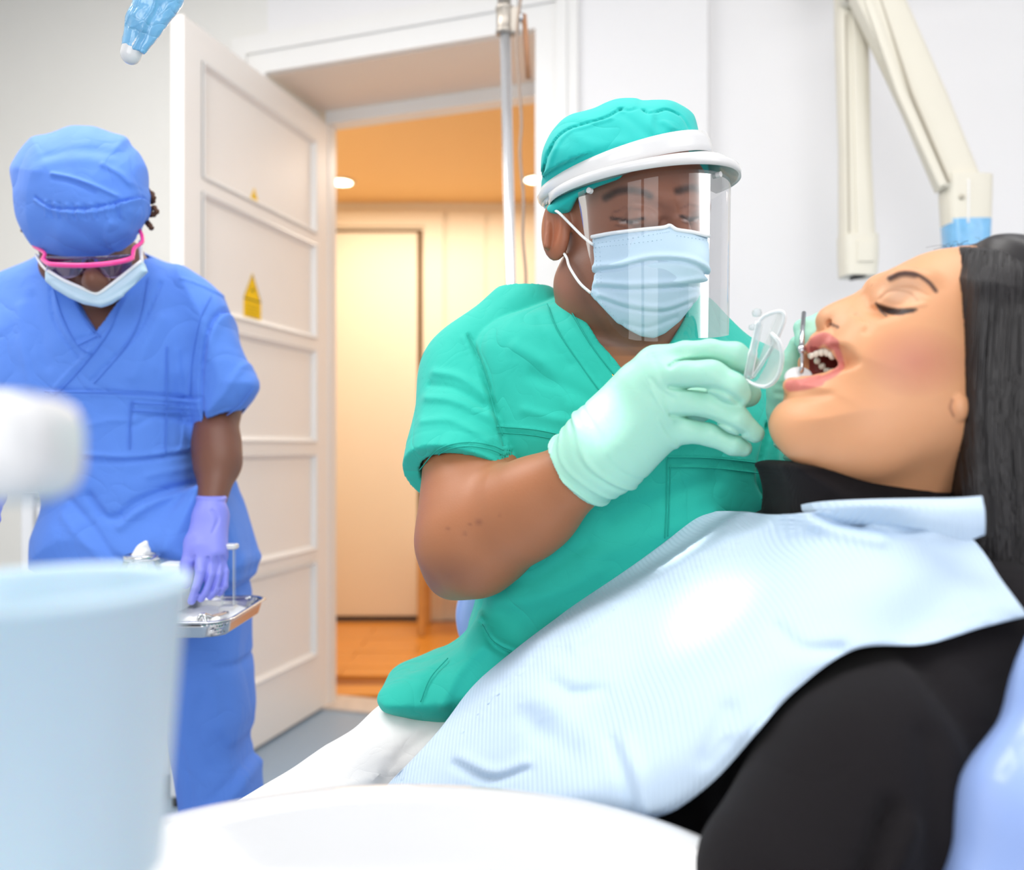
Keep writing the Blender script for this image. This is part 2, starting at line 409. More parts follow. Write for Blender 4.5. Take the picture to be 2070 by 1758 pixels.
M['white_plastic'] = mat('white_moulded_plastic', (226, 226, 227), 0.25, noise=0.005, coat=0.3)
M['ceramic'] = mat('white_glazed_ceramic', (218, 219, 221), 0.12, noise=0.004, coat=0.8)
M['cup'] = mat('pale_blue_plastic_cup', (198, 224, 238), 0.3, noise=0.01, sss=0.3)
M['chair_vinyl'] = mat('periwinkle_upholstery', (150, 176, 232), 0.3, noise=0.02, coat=0.35)
M['paper'] = mat('white_paper', (240, 242, 244), 0.8)
M['cotton'] = mat('cotton_wool', (250, 250, 250), 0.95, bump=[('noise', 300, 0.5, 0.004)])
M['light_disc'] = mat('downlight_glow', (255, 244, 220), 0.5, emit=((255, 240, 210), 12))
M['clear'] = film('clear_plastic', (251, 253, 253), 0.06, 0.6, .05, True)
M['visor_film'] = film('visor_film', (246, 247, 249), 0.015, 0.55, 0.03)
M['glass'] = film('jar_glass', (238, 244, 246), 0.06, 0.9)
M['lens'] = film('violet_tinted_lens', (212, 200, 236), 0.08, 0.6)
M['blue_film'] = film('blue_cover_film', (120, 190, 238), 0.16, 0.9, 0.12)
M['blue_wrap'] = mat('blue_barrier_film', (122, 186, 230), 0.15, noise=0.22, nscale=30, coat=0.6, bump=[('wrinkle', 45, 0.7, 0.004)])

# ---------------------------------------------------------------- the room
def struct(name, mb, m, parent=None, **k):
    o = mb.build(name, m, parent, **k)
    if parent is None: o['kind'] = 'structure'
    return o
O2 = (0.083, 2.74); D2 = (-0.952, 0.306)          # the wall with the doorway: origin at its right jamb, running left and away
wl = lambda mb, u0, u1, n0, n1, z0, z1, bev=0: mb.box(u0, u1, -n1, -n0, z0, z1, O2, D2, bev)   # n grows away from the room
# D2's own normal in MB.box is (-d1,d0) = (-.306,-.952) i.e. towards the camera
m = MB(); wl(m, 1.05, 3.4, 0, 0.42, 0, 3.0); struct('wall_left_of_door', m, M['wall_grey'])
m = MB(); wl(m, -0.56, 0, 0, 0.42, 0, 3.0); struct('wall_right_of_door', m, M['wall'])
m = MB(); wl(m, 0.0, 1.05, 0, 0.36, 2.482, 3.0); struct('wall_above_door', m, M['wall'])
m = MB(); wl(m, -0.15, 1.02, 0.36, 0.42, 2.482, 3.0); struct('wall_above_door.001', m, M['wall'])
m = MB(); wl(m, -3.4, -0.56, 0.045, 0.42, 0, 3.0); struct('wall_back', m, M['wall'])
m = MB(); wl(m, 0.0, 1.05, 0.005, 0.36, 2.476, 2.4825); struct('trim_1', m, M['soffit'])
m = MB(); wl(m, -0.0, 1.02, 0.36, 0.43, 2.425, 2.482); wl(m, 1.008, 1.05, 0.372, 0.43, 0, 2.425); wl(m, -0.0, 0.03, 0.36, 0.43, 0, 2.425)
struct('trim_2', m, M['gloss_white'])
m = MB()                                           # stepped casing round the opening
for (a, b, t) in ((0.0, 0.075, 0.018), (0.075, 0.11, 0.03), (0.11, 0.145, 0.022)):
    wl(m, -b, -a, -t, 0, 0, 2.48 + b); wl(m, 1.05 + a, 1.05 + b, -t, 0, 0, 2.48 + b); wl(m, -a, 1.05 + a, -t, 0, 2.48 + a, 2.48 + b)
struct('trim_3', m, M['gloss_white'])
m = MB(); wl(m, -3.3, -0.56, 0.027, 0.045, 0, 0.09); wl(m, -0.56, -0.145, -0.018, 0, 0, 0.09); wl(m, 1.195, 3.3, -0.018, 0, 0, 0.09)
struct('baseboard_back', m, M['gloss_white'])
# room floor follows the doorway wall, hall beyond
def poly(mb, pts, z0, z1):
    n = len(pts); V = [(x, y, z) for z in (z0, z1) for x, y in pts]
    return mb.add(V, [tuple(range(n - 1, -1, -1)), tuple(range(n, 2 * n))] + [(i, (i + 1) % n, (i + 1) % n + n, i + n) for i in range(n)])
def wp(u, n): return (O2[0] + D2[0] * u + 0.306 * n, O2[1] + D2[1] * u + 0.952 * n)
m = MB(); poly(m, [(-2.75, -2.3), (2.75, -2.3), wp(-2.79, .36), wp(2.9, .36)], -0.05, 0); struct('floor', m, M['vinyl'])
m = MB(); poly(m, [(-2.75, -2.3), (2.75, -2.3), wp(-2.79, .4), wp(2.9, .4)], 3.0, 3.05); struct('ceiling', m, M['wall'])
m = MB(); m.box(-2.8, -2.7, -2.3, 3.8, 0, 3.0); struct('wall_left', m, M['wall_grey'])
m = MB(); m.box(2.7, 2.8, -2.3, 2.2, 0, 3.0); struct('wall_right', m, M['wall'])
m = MB(); m.box(-2.8, 2.8, -2.4, -2.3, 0, 0.8); m.box(-2.8, 2.8, -2.4, -2.3, 2.6, 3.0); m.box(-2.8, -1.4, -2.4, -2.3, .8, 2.6); m.box(0.9, 2.8, -2.4, -2.3, .8, 2.6)
struct('wall_front', m, M['wall'])
m = MB()
for x in (-1.4, -0.29, 0.84): m.box(x, x + .06, -2.38, -2.32, .8, 2.6)
m.box(-1.4, .9, -2.38, -2.32, .8, .86); m.box(-1.4, .9, -2.38, -2.32, 2.54, 2.6); struct('window_1', m, M['gloss_white'])
m = MB(); wl(m, 0.0, 1.05, 0.33, 0.5, 0.0, 0.012); struct('trim_4', m, M['stone'])
# hall
m = MB(); poly(m, [wp(2.2, .42), wp(-1.3, .42), (1.6, 5.2), (-1.9, 5.2)], -0.05, -0.012); hf = struct('floor_hall', m, M['parquet_dark'])
k = 0
for r in range(14):
    y0 = 3.12 + r * 0.15
    if r == 4: continue
    for c in range(5):
        x0 = -1.75 + c * 0.62 + (0.31 if r % 2 else 0) * 1.0
        x1 = min(x0 + 0.616, 1.35)
        n_ = (x0 + x1) / 2
        yw = O2[1] + 0.952 * .42 + (O2[0] + 0.306 * .42 - x0) * 0.3214
        if y0 < yw - 0.02 or y0 + .146 > 5.12: continue
        m = MB(); m.box(x0, x1, y0, y0 + 0.146, -0.012, 0.0 + 0.0008 * ((r * 3 + c) % 2)); m.build('plank', M['parquet'], hf)
m = MB(); m.box(-1.9, -1.47, 5.12, 5.25, 0, 2.62); m.box(-0.56, 1.6, 5.12, 5.25, 0, 2.62); m.box(-1.47, -0.56, 5.12, 5.25, 2.45, 2.62); m.box(-1.47, -0.56, 5.2, 5.25, 0, 2.45)
struct('wall_hall_back', m, M['hall_wall'])
m = MB(); m.box(-1.9, -1.8, 3.65, 5.12, 0, 2.62); struct('wall_hall_left', m, M['hall_wall'])
m = MB(); m.box(1.3, 1.4, 2.9, 5.12, 0, 2.62); struct('wall_hall_right', m, M['hall_wall'])
m = MB(); poly(m, [wp(2.2, .43), wp(-1.3, .43), (1.6, 5.12), (-1.9, 5.12)], 2.616, 2.66); struct('ceiling_hall', m, M['hall_ceiling'])
m = MB(); m.box(-1.47, -0.56, 5.13, 5.19, 0.0, 2.45); d2 = struct('door_2', m, M['dark_gap'])
m = MB(); m.box(-1.455, -0.592, 5.10, 5.15, 0.03, 2.425, bev=.003); m.build('door_leaf', M['hall_wall'], d2)
m = MB(); m.lathe((-1.38, 5.07, 1.05), [(.006, -.03), (.006, .02), (.012, .022), (.012, .034)], 10, (0, -1, 0)); m.build('door_handle', M['pewter'], d2)
m = MB(); m.box(-0.545, -0.43, 5.095, 5.12, 0, 2.465); m.box(-1.47, -0.43, 5.095, 5.12, 2.465, 2.56); struct('trim_5', m, M['hall_wall'])
m = MB(); m.box(-0.40, -0.17, 5.105, 5.12, 0.1, 2.56); m.box(-0.14, 0.3, 5.105, 5.12, .1, 2.56); struct('trim_6', m, M['hall_wall'])
for i, (px, py) in enumerate(((690, 367), (1083, 362))):
    p = W(px, py, 1650 * 1.536 / (905 - py)); c = (p[0], p[1], 2.616)
    e = empty('ceiling_light', c, ['round glowing downlight in the hall ceiling, left of the chrome pole', 'round glowing downlight in the hall ceiling, right of the chrome pole'][i], 'light', 'hall downlights')
    MB().lathe(c, [(.062, 0), (.075, 0), (.078, -.004), (.062, -.008)], 28, close=True).build('rim', M['gloss_white'], e)
    MB().lathe(c, [(.0, -.004), (.06, -.004), (.06, -.001), (0, -.001)], 28).build('diffuser', M['light_disc'], e)
# ---------------------------------------------------------------- the open panelled door
H0 = (-0.782, 3.428); DD = (-0.2804, -0.9599)     # hinge and the direction of the leaf
dn = MB(); dl = lambda mb, u0, u1, n0, n1, z0, z1, bev=0: mb.box(u0, u1, n0, n1, z0, z1, H0, DD, bev)
# MB.box normal = (-d1, d0) = (.96,-.28): towards the camera side of the leaf
LH, LW, T = 2.425, 0.925, 0.022
def stile(mb, *a): return dl(mb, *a)
m = MB(); dl(m, 0.0, LW, -T, 0.004, 0.012, LH); door = struct('door_1', m, M['door_paint'])
m = MB(); dl(m, 0.0, 0.115, 0.004, T, .012, LH); m.build('stile', M['door_paint'], door)
m = MB(); dl(m, 0.835, LW, 0.004, T, .012, LH); m.build('stile', M['door_paint'], door)
zs = [(0.235, 0.625), (0.665, 1.06), (1.10, 1.48), (1.52, 1.905), (1.945, 2.325)]
rails = [(0.012, zs[0][0])] + [(zs[i][1], zs[i + 1][0]) for i in range(4)] + [(zs[4][1], LH)]
for a, b in rails:
    m = MB(); dl(m, 0.115, 0.835, 0.004, T, a, b); m.build('rail', M['door_paint'], door)
for a, b in zs:
    m = MB(); q = 0.02
    V = []; Fc = []
    prof = [(0.0, T + .004), (0.006, T + .006), (.012, T + .001), (.022, .010), (.026, .008)]
    for (i, h) in prof:
        for (u, z) in ((.115 + i, a + i), (.835 - i, a + i), (.835 - i, b - i), (.115 + i, b - i)):
            V.append((H0[0] + DD[0] * u + .9599 * h, H0[1] + DD[1] * u - .2804 * h, z))
    for r in range(4):
        for c in range(4): x = r * 4 + c; y = r * 4 + (c + 1) % 4; Fc.append((x, y, y + 4, x + 4))
    m.add(V, Fc).build('moulding', M['gloss_white'], door)
    m = MB(); dl(m, 0.135, 0.815, 0.004, 0.0095, a + .02, b - .02); m.build('panel', M['door_paint'], door)
for z in (0.35, 1.25, 2.1):
    m = MB(); p = (H0[0] + .01, H0[1] - .0, z); m.lathe(p, [(.007, -.05), (.007, .05)], 10); m.build('hinge', M['gloss_white'], door)
def sticker(u, z0, wd, tri, rect, label):
    e = empty('warning_sticker', (H0[0] + DD[0] * u, H0[1] + DD[1] * u, z0), label, 'sticker', 'yellow warning stickers on the door')
    P = lambda a, z, h: (H0[0] + DD[0] * (u - a) + .9599 * h, H0[1] + DD[1] * (u - a) - .2804 * h, z)
    def flat(name, pts, h0, h1, mt):
        n = len(pts); V = [P(a, z, h0) for a, z in pts] + [P(a, z, h1) for a, z in pts]
        mb = MB(); mb.add(V, [tuple(range(n - 1, -1, -1)), tuple(range(n, 2 * n))] + [(i, (i + 1) % n, (i + 1) % n + n, i + n) for i in range(n)])
        return mb.build(name, mt, e)
    hw = wd / 2
    if rect: flat('text_label', [(-hw, z0), (hw, z0), (hw, z0 + rect), (-hw, z0 + rect)], .0097, .0105, M['yellow'])
    zt = z0 + rect + (0.004 if rect else 0)
    t = flat('warning_triangle', [(-hw, zt), (hw, zt), (0, zt + tri)], .0097, .0107, M['yellow'])
    def line(a0, z_0, a1, z_1, wl_):
        dx, dz = a1 - a0, z_1 - z_0; L_ = math.hypot(dx, dz); nx, nz = -dz / L_ * wl_, dx / L_ * wl_
        pts = [(a0 - nx, z_0 - nz), (a1 - nx, z_1 - nz), (a1 + nx, z_1 + nz), (a0 + nx, z_0 + nz)]
        V = [P(a, z, h) for h in (.0106, .0112) for a, z in pts]
        mb = MB(); mb.add(V, [(3, 2, 1, 0), (4, 5, 6, 7), (0, 1, 5, 4), (1, 2, 6, 5), (2, 3, 7, 6), (3, 0, 4, 7)])
        mb.build('printed_line', M['ink'], e)
    if rect:
        line(-hw, zt - .002, hw, zt - .002, .0022)
        for s in (-1, 1): line(s * hw * .93, zt + .004, 0, zt + tri * .93, .0011)
        for a in (90, 210, 330):
            c = (0, zt + tri * .36); line(c[0], c[1], c[0] + .012 * math.cos(math.radians(a)), c[1] + .012 * math.sin(math.radians(a)), .0022)
        for i in range(5): line(-hw * .75, z0 + rect * (.2 + .14 * i), hw * (.75 - .1 * (i % 2)), z0 + rect * (.2 + .14 * i), .0006)
    else: line(0, zt + tri * .25, 0, zt + tri * .6, .0012)
sticker(0.541, 1.5285, 0.105, 0.095, 0.075, 'large yellow triangular warning sticker with a rectangular label below it on the white door')
sticker(0.53, 1.9565, 0.055, 0.052, 0, 'small plain yellow triangle sticker on the upper door panel')
# wooden stool in the hall
p = W(852, 1285, 4.69); sx, sy = p[0], p[1]
e = empty('wooden_stool', (sx + .17, sy + .15, 0), 'honey coloured wooden stool in the hall by the cream door', 'stool')
MB().box(sx - .02, sx + .36, sy - .02, sy + .34, .45, .475, bev=.006).build('seat', M['wood'], e)
for (a, b) in ((0, 0), (.34, 0), (0, .32), (.34, .32)):
    MB().box(sx + a - .02, sx + a + .02, sy + b - .02, sy + b + .02, 0, .45, bev=.004).build('leg', M['wood'], e)
for b in (0, .32): MB().box(sx + .02, sx + .32, sy + b - .01, sy + b + .01, .36, .40).build('stretcher', M['wood'], e)
# chrome pole with clamp, cable and hook
e = empty('drip_pole', (W(1034, 640, 1.9)[0], 1.9, 0), 'shiny chrome pole with a nickel clamp standing in front of the doorway', 'pole')
a = W(1018, -60, 1.9); b = W(1034, 640, 1.9); t = (b - a) / (a[2] - b[2]); bot = b + t * (b[2] - .03)
MB().tube([a, bot], .0125, 24).build('pole', M['chrome'], e, True)
MB().tube([W(1018, -120, 1.9), W(1019.5, 14, 1.9)], .0155, 20).build('upper_sleeve', M['pewter'], e, True)
c = MB(); c.lathe(W(1020, 42, 1.9), [(.019, -.032), (.021, -.030), (.021, -.024), (.019, -.022), (.019, .022), (.021, .024), (.021, .03), (.019, .032)], 24); c.build('clamp', M['pewter'], e, True)
c = MB(); p = W(1040, 42, 1.9); c.box(p[0] - .012, p[0] + .012, 1.888, 1.912, p[2] - .034, p[2] + .03, bev=.004); c.build('clamp_block', M['pewter'], e)
c = MB(); c.tube([W(1048, -60, 1.9), W(1050, 40, 1.9)], .004, 8); c.lathe(W(1051, 36, 1.9), [(0, -.012), (.009, -.008), (.011, 0), (.009, .008), (0, .012)], 12); c.build('bracket_rod', M['steel'], e, True)
c = MB(); c.tube([W(1059, 30, 1.9), W(1064, 90, 1.9), W(1068, 158, 1.9)], [.006, .0065, .006], 10); c.build('hook', M['brown_plastic'], e, True)
c = MB(); c.lathe((bot[0], 1.9, 0), [(.22, 0), (.22, .015), (.05, .035), (.02, .06), (.0, .06)], 32); c.build('base', M['pewter'], e, True)
cb = MB(); cb.tube(cr([W(x, y, 1.885) for x, y in ((1057, -30), (1047, 40), (1044, 100), (1050, 180), (1054, 250), (1051, 310), (1058, 400), (1057, 480), (1063, 560), (1060, 640), (1055, 800), (1050, 1100), (1046, 1500))], 60), .0034, 8)
tag(cb.build('hanging_cable', M['grey_cable'], None, True), 'thin grey cable hanging beside the chrome pole', 'cable')
# white metal cabinet behind the woman in blue
x0, x1, Y = -1.47, -1.0, 2.45
e = empty('metal_cabinet', ((x0 + x1) / 2, Y + .2, 0), 'white metal cabinet frame against the grey wall behind the person in blue', 'cabinet')
MB().box(x0, x1, Y + .02, Y + .4, .09, .93, bev=.004).build('body', M['white_plastic'], e)
for xx in (x0 - .006, x1 - .03):
    for yy in (Y, Y + .37): MB().box(xx, xx + .036, yy, yy + .036, .03, .95, bev=.004).build('leg', M['white_plastic'], e); MB().lathe((xx + .018, yy + .018, 0), [(.016, 0), (.016, .03)], 12).build('foot', M['black'], e)
MB().box(x0 - .01, x1 + .01, Y - .01, Y + .42, .95, .97, bev=.004).build('top', M['white_plastic'], e)
for i in range(4):
    dr = MB().box(x0 + .04, x1 - .04, Y + .004, Y + .022, .12 + i * .2, .30 + i * .2, bev=.003).build('drawer', M['white_plastic'], e)
    MB().box(x0 + .14, x1 - .14, Y - .014, Y + .006, .24 + i * .2, .252 + i * .2, bev=.003).build('handle', M['steel'], dr)
# ---------------------------------------------------------------- folding x-ray arm on the wall
YA = 2.13
e = empty('wall_mounted_arm', W(1718, -160, YA), 'folded ivory x-ray arm with a blue film sleeve on the white wall', 'arm')
def bar(name, pts, prof_w, yd, m, parent, k=3):       # pts centre line px, half width px
    f = MB()
    P = [W(x, y, d) for x, y, d in pts]; n = 16; V = []; Fc = []
    for i, p in enumerate(P):
        t = P[min(i + 1, len(P) - 1)] - P[max(i - 1, 0)]; t /= np.linalg.norm(t); a = np.array([t[2], 0, -t[0]]); a /= np.linalg.norm(a)
        wd = prof_w[i] / F * p[1]
        for q in range(n):
            th = 2 * math.pi * q / n; c, s_ = math.cos(th), math.sin(th); ex = 0.45
            V.append(p + a * wd * math.copysign(abs(c) ** ex, c) + np.array([0, 1, 0]) * yd * math.copysign(abs(s_) ** ex, s_))
    for i in range(len(P) - 1):
        for q in range(n): A = i * n + q; B = i * n + (q + 1) % n; Fc.append((A, B, B + n, A + n))
    Fc += [tuple(range(n - 1, -1, -1)), tuple(range((len(P) - 1) * n, len(P) * n))]
    o = f.add(V, Fc).build(name, m, parent, True, auto=40); return o
lo = bar('lower_arm', [(1719, -150, YA), (1721, 60, YA), (1727, 300, YA), (1732, 480, YA)], [30, 30, 28, 33], .03, M['ivory'], e)
bar('cover_strip', [(1734, 10, YA - .03), (1739, 300, YA - .03), (1746, 480, YA - .03)], [13, 12, 15], .006, M['ivory'], lo)
bar('groove', [(1709, 30, YA - .028), (1714, 300, YA - .028), (1716, 470, YA - .028)], [1.6, 1.6, 1.6], .004, M['ivory_dark'], lo)
en = bar('end_block', [(1733, 478, YA), (1734, 520, YA), (1733, 560, YA)], [36, 36, 33], .036, M['ivory'], e)
bar('cover_plate', [(1749, 486, YA - .036), (1750, 528, YA - .036)], [17, 17], .004, M['ivory'], en)
bar('cable_slot', [(1722, 562, YA - .01), (1746, 556, YA - .01)], [4, 5], .015, M['black'], en)
p = W(1716, -8, YA - .03); j = MB().lathe(p, [(.0, .03), (.03, .03), (.033, .026), (.033, -.0)], 28, (0, -1, 0)).build('pivot', M['ivory'], e, True, auto=40)
MB().lathe(W(1712, 0, YA - .058), [(0, .004), (.004, .004), (.005, 0)], 10, (0, -1, 0)).build('screw', M['pewter'], j)
up = bar('upper_arm', [(1745, -60, YA - .07), (1800, 60, YA - .08), (1868, 210, YA - .09), (1935, 372, YA - .10)], [48, 46, 44, 42], .028, M['ivory'], e)
bar('groove', [(1776, -10, YA - .1), (1843, 190, YA - .12), (1919, 368, YA - .13)], [2, 2, 2], .004, M['ivory_dark'], up)
bar('raised_rib', [(1752, -10, YA - .1), (1820, 185, YA - .12), (1905, 375, YA - .13)], [9, 9, 9], .006, M['ivory'], up)
hd = bar('elbow_block', [(1952, 358, YA - .1), (1951, 400, YA - .1), (1952, 455, YA - .1)], [46, 46, 43], .036, M['ivory'], e)
bar('seam', [(1958, 362, YA - .137), (1957, 450, YA - .137)], [2, 2], .002, M['gloss_white'], hd)
MB().lathe(W(1944, 398, YA - .136), [(0, .003), (.006, .003), (.007, 0)], 12, (0, -1, 0)).build('screw', M['ivory_dark'], hd, True)
fl = bar('film_sleeve', [(1952, 448, YA - .1), (1953, 500, YA - .1), (1953, 580, YA - .1)], [43, 40, 36], .037, M['blue_wrap'], e)
bar('hanging_rod', [(1953, 575, YA - .1), (1953, 760, YA - .1)], [26, 26], .028, M['ivory'], e)
bx = bar('tube_head', [(1956, 750, YA - .1), (1956, 900, YA - .1)], [70, 70], .06, M['ivory'], e)
m = MB(); p = W(1718, -160, YA); m.box(p[0] - .07, p[0] + .07, YA - .02, YA + .29, p[2] + .04, p[2] + .2, bev=.01); m.build('wall_bracket', M['ivory'], e)
# conduit on the wall behind
ln = MB(); a = W(1790, -60, 2.33); ln.box(a[0] - .012, a[0] + .012, 2.19 , 2.25, .6, 2.45, bev=.004)
# ---------------------------------------------------------------- operating lamp with film-covered handle
LY = 0.92
lampc = W(430, -230, LY) + np.array([0, -.20, 0])
e = empty('operating_lamp', lampc, 'dental operating lamp whose blue film-wrapped white-tipped handle hangs in at top left', 'lamp')
f = Field(W(225, 140, LY) - .05, W(420, -140, LY) + .05, .0011)
f.chain([(264, 110, LY, 19.5), (290, 45, LY, 26), (322, -30, LY, 37), (352, -100, LY, 42)], .01)
V, Q = f.mesh(); mk('handle', V, Q, M['white_plastic'], e)
f = Field(W(225, 140, LY) - .05, W(420, -140, LY) + .05, .0011)
f.chain([(268, 96, LY, 20.5), (290, 45, LY, 28.5), (324, -30, LY, 40), (354, -100, LY, 45)], .01)
f.cap(W(285, 108, LY - .004), W(352, 0, LY), .003, .010, .008); f.cap(W(255, 80, LY), W(300, -20, LY), .001, .004, .008)
rr = W(262, 118, LY); n_ = W(300, 20, LY) - rr; n_ /= np.linalg.norm(n_)
f.ap(lambda X, Y, Z: 0.0098 - ((X - rr[0]) * n_[0] + (Y - rr[1]) * n_[1] + (Z - rr[2]) * n_[2]) + 0 * X, f.lo, f.lo + .5, 0, 'i')
f.crease([(277, 108), (322, 30), (335, -20)], LY, 2.0, .0016); f.crease([(284, 112), (332, 22)], LY, 2.0, -.0012)
f.crease([(272, 70), (300, 60), (318, 40)], LY, 2, .001); f.crease([(262, 60), (280, 40), (296, 2)], LY, 2, .001); f.ripple(.0006, 260, 3)
V, Q = f.mesh(); mk('handle_cover', V, Q, M['blue_wrap'], e)
hd = MB().lathe(lampc + np.array([0, 0, .02]), [(0, -.05), (.11, -.05), (.13, -.02), (.13, .02), (.09, .06), (0, .07)], 36).build('lamp_head', M['white_plastic'], e, True, auto=40)
MB().tube([W(352, -98, LY), lampc + np.array([-.03, 0, -.02])], [.02, .02], 14).build('handle_mount', M['white_plastic'], e, True)
MB().tube([lampc + np.array([0, 0, .08]), lampc + np.array([-.1, .0, .5]), (lampc[0] - .1, lampc[1], 2.995)], .022, 14).build('ceiling_arm', M['white_plastic'], e, True)
for q in (-.05, .05): MB().lathe(lampc + np.array([q, 0, -.033]), [(0, -.006), (.022, -.006), (.024, 0)], 18).build('led_lens', mat('led_lens', (255, 252, 245), .2, emit=((255, 250, 240), 6)), hd)
tgt1 = W(1236, 885, .765); tgt2 = W(1405, 1185, .66)
spot('lamp_beam', tuple(lampc + np.array([.07, -.02, -.075])), tuple(tgt1), 40, 5.8, 1.0, .012)
spot('lamp_beam_2', tuple(lampc + np.array([.09, -.02, -.075])), tuple(tgt2), 26, 7.2, 1.0, .02)
# ---------------------------------------------------------------- people: shared materials
def cloth(name, rgb, weave=900, sheen=.1, wr=0.42):
    return mat(name, rgb, 0.8, noise=0.03, nscale=14, sheen=sheen, bump=[('noise', weave, 0.12, 0.0006), ('wrinkle', 9, wr, 0.012), ('wrinkle', 26, wr * .5, 0.004)])
M['teal'] = cloth('teal_scrub_cotton', (36, 190, 172))
M['teal_cap'] = cloth('teal_cap_cotton', (22, 186, 180), wr=.35)
M['blue'] = cloth('blue_scrub_cotton', (92, 140, 232))
M['black_knit'] = mat('black_knit', (22, 19, 22), 0.9, noise=0.06, sheen=.03, spec=.25, bump=[('wavex', 260, 0.25, 0.0008), ('wrinkle', 9, .3, .006)])
M['white_cotton'] = cloth('white_cotton', (243, 243, 242), wr=.2)
M['skin'] = mat('skin', (200, 140, 100), 0.46, noise=0.05, nscale=30, sss=.15, attr=True, bump=[('noise', 420, 0.12, 0.0008)])
M['glove_green'] = mat('mint_latex', (170, 226, 206), 0.42, noise=0.03, sss=.25, bump=[('wrinkle', 55, 0.22, 0.0012), ('noise', 700, .06, .0004)])
M['glove_violet'] = mat('violet_nitrile', (136, 142, 236), 0.4, noise=0.03, bump=[('wrinkle', 50, 0.25, 0.001)])
M['mask_blue'] = mat('pale_blue_mask_fabric', (196, 222, 240), 0.85, noise=0.02, bump=[('noise', 900, .15, .0004)])
M['mask_edge'] = mat('white_mask_edge', (240, 244, 248), 0.85, noise=.02)
M['stitch'] = mat('mask_stitch', (165, 195, 215), 0.8)
M['elastic'] = mat('white_elastic', (245, 245, 245), 0.8)
M['gold'] = mat('gold_chain', (235, 190, 110), 0.25, metal=1)
M['eye_white'] = mat('eye_white', (228, 222, 218), 0.15, coat=.5)
M['iris'] = mat('dark_iris', (40, 26, 22), 0.1, coat=.6)
M['hair_dark'] = mat('dark_hair', (32, 28, 30), 0.42, noise=.25, nscale=40, spec=.7)
M['locs'] = mat('brown_hair_locs', (88, 54, 34), .6, noise=.3, nscale=60, bump=[('noise', 300, .5, .003)])
M['pink'] = mat('pink_plastic', (255, 72, 158), .3, coat=.3)
M['bib'] = mat('pale_blue_bib_paper', (200, 221, 242), .82, noise=.012, bump=[('wavex', 88, .45, .0010)])
M['bib_edge'] = mat('white_bib_highlight', (214, 228, 244), .85)
M['lip'] = mat('lip', (196, 112, 104), .35)
M['mouth'] = mat('mouth_inside', (140, 55, 50), .35)
M['tooth'] = mat('tooth', (245, 238, 222), .2, coat=.5)
def basis(f, roll=0.0):
    f = np.array(f, float); f /= np.linalg.norm(f); r = np.cross(f, [0, 0, 1.]); r /= np.linalg.norm(r); u = np.cross(r, f)
    c, s_ = math.cos(roll), math.sin(roll); return np.array([c * r + s_ * u, f, -s_ * r + c * u])      # rows: right, forward, up
def head(fl, O, R, s=1.0, k=.012):
    L = lambda x, y, z: O + s * (x * R[0] + y * R[1] + z * R[2])
    E = lambda c, r, kk=k, mode='u': fl.ell(L(*c), np.array(r) * s, R, kk, mode)
    E((0, -.012, .028), (.076, .096, .086), 0); E((0, .028, -.045), (.060, .060, .078), .03); E((0, .045, -.092), (.040, .042, .034), .03)
    E((0, .06, .03), (.055, .032, .045), .02)
    for q in (-1, 1):
        E((q * .032, .094, -.002), (.019, .014, .014), .012, 'c')
        E((q * .042, .062, -.045), (.024, .028, .026), .02); E((q * .058, .01, -.075), (.016, .035, .03), .02)
        fl.cap(L(q * .012, .090, .017), L(q * .043, .078, .020), .009 * s, .006 * s, .014)
        E((q * .032, .074, -.003), (.0185, .0165, .0135), .003)
        fl.cap(L(q * .014, .086, .006), L(q * .044, .074, .004), .0055 * s, .004 * s, .004)
    fl.cap(L(0, .090, .004), L(0, .112, -.034), .008 * s, .012 * s, .010)
    for q in (-1, 1): E((q * .014, .101, -.038), (.009, .011, .008), .006)
    E((0, .088, -.068), (.026, .014, .009), .010); E((0, .086, -.079), (.023, .013, .008), .006)
    return L

def surf_tube(pts, yfun, r): 
    return cr([np.array([(x - 1035) / F * yfun(x, y), yfun(x, y), CZ + (905 - y) / F * yfun(x, y)]) for x, y in pts], 8 * len(pts)), r
def ray_on(objV, objQ):          # depth of a surface under a photo pixel, for things that lie on it
    pxx, pyy = px_of(objV)
    def g(x, y, rad=6):
        m_ = (np.abs(pxx - x) < rad) & (np.abs(pyy - y) < rad)
        return objV[m_, 1].min() if m_.any() else None
    return g
def on(pts, g, off, rad=6, dflt=.9):
    out = []; last = dflt
    for x, y in pts:
        d = g(x, y, rad); d = last if d is None else d; last = d; out.append(W(x, y, d - off))
    return out
# ---------------------------------------------------------------- the dentist in green
DN = empty('person', (0.0, 1.02, 0.0), 'seated person in teal green scrubs and clear face shield, leaning over the patient', 'person')
Rd = basis((.50, -.83, -.20), 0.03); Od = W(1259, 450, .96)
TOR = [(596, 1148, 1392, 1.02, .050), (612, 1105, 1410, 1.02, .065), (636, 1040, 1425, 1.02, .080), (660, 985, 1445, 1.02, .095), (700, 945, 1480, 1.02, .112),
       (760, 935, 1530, 1.02, .125), (850, 950, 1580, 1.01, .132), (950, 968, 1592, 1.01, .135), (1050, 968, 1590, 1.01, .135), (1150, 962, 1560, 1.01, .135),
       (1250, 962, 1530, 1.02, .135), (1340, 950, 1500, 1.02, .14), (1440, 930, 1500, 1.02, .15), (1520, 950, 1480, 1.02, .14)]
sh = W(962, 775, 1.03); elb = W(952, 1092, .90); wr = W(1190, 948, .81)
f = Field((-.21, .72, .86), (.40, 1.20, 1.50), .0026)
f.loft(TOR, grow=-.010)
f.cap(W(1250, 590, 1.0), W(1262, 700, 1.04), .058, .066, .03)              # neck
Ld = head(f, Od, Rd, 1.06)
f.cap(Ld(0, 0, -.06), W(1250, 640, 1.02), .056, .060, .03)
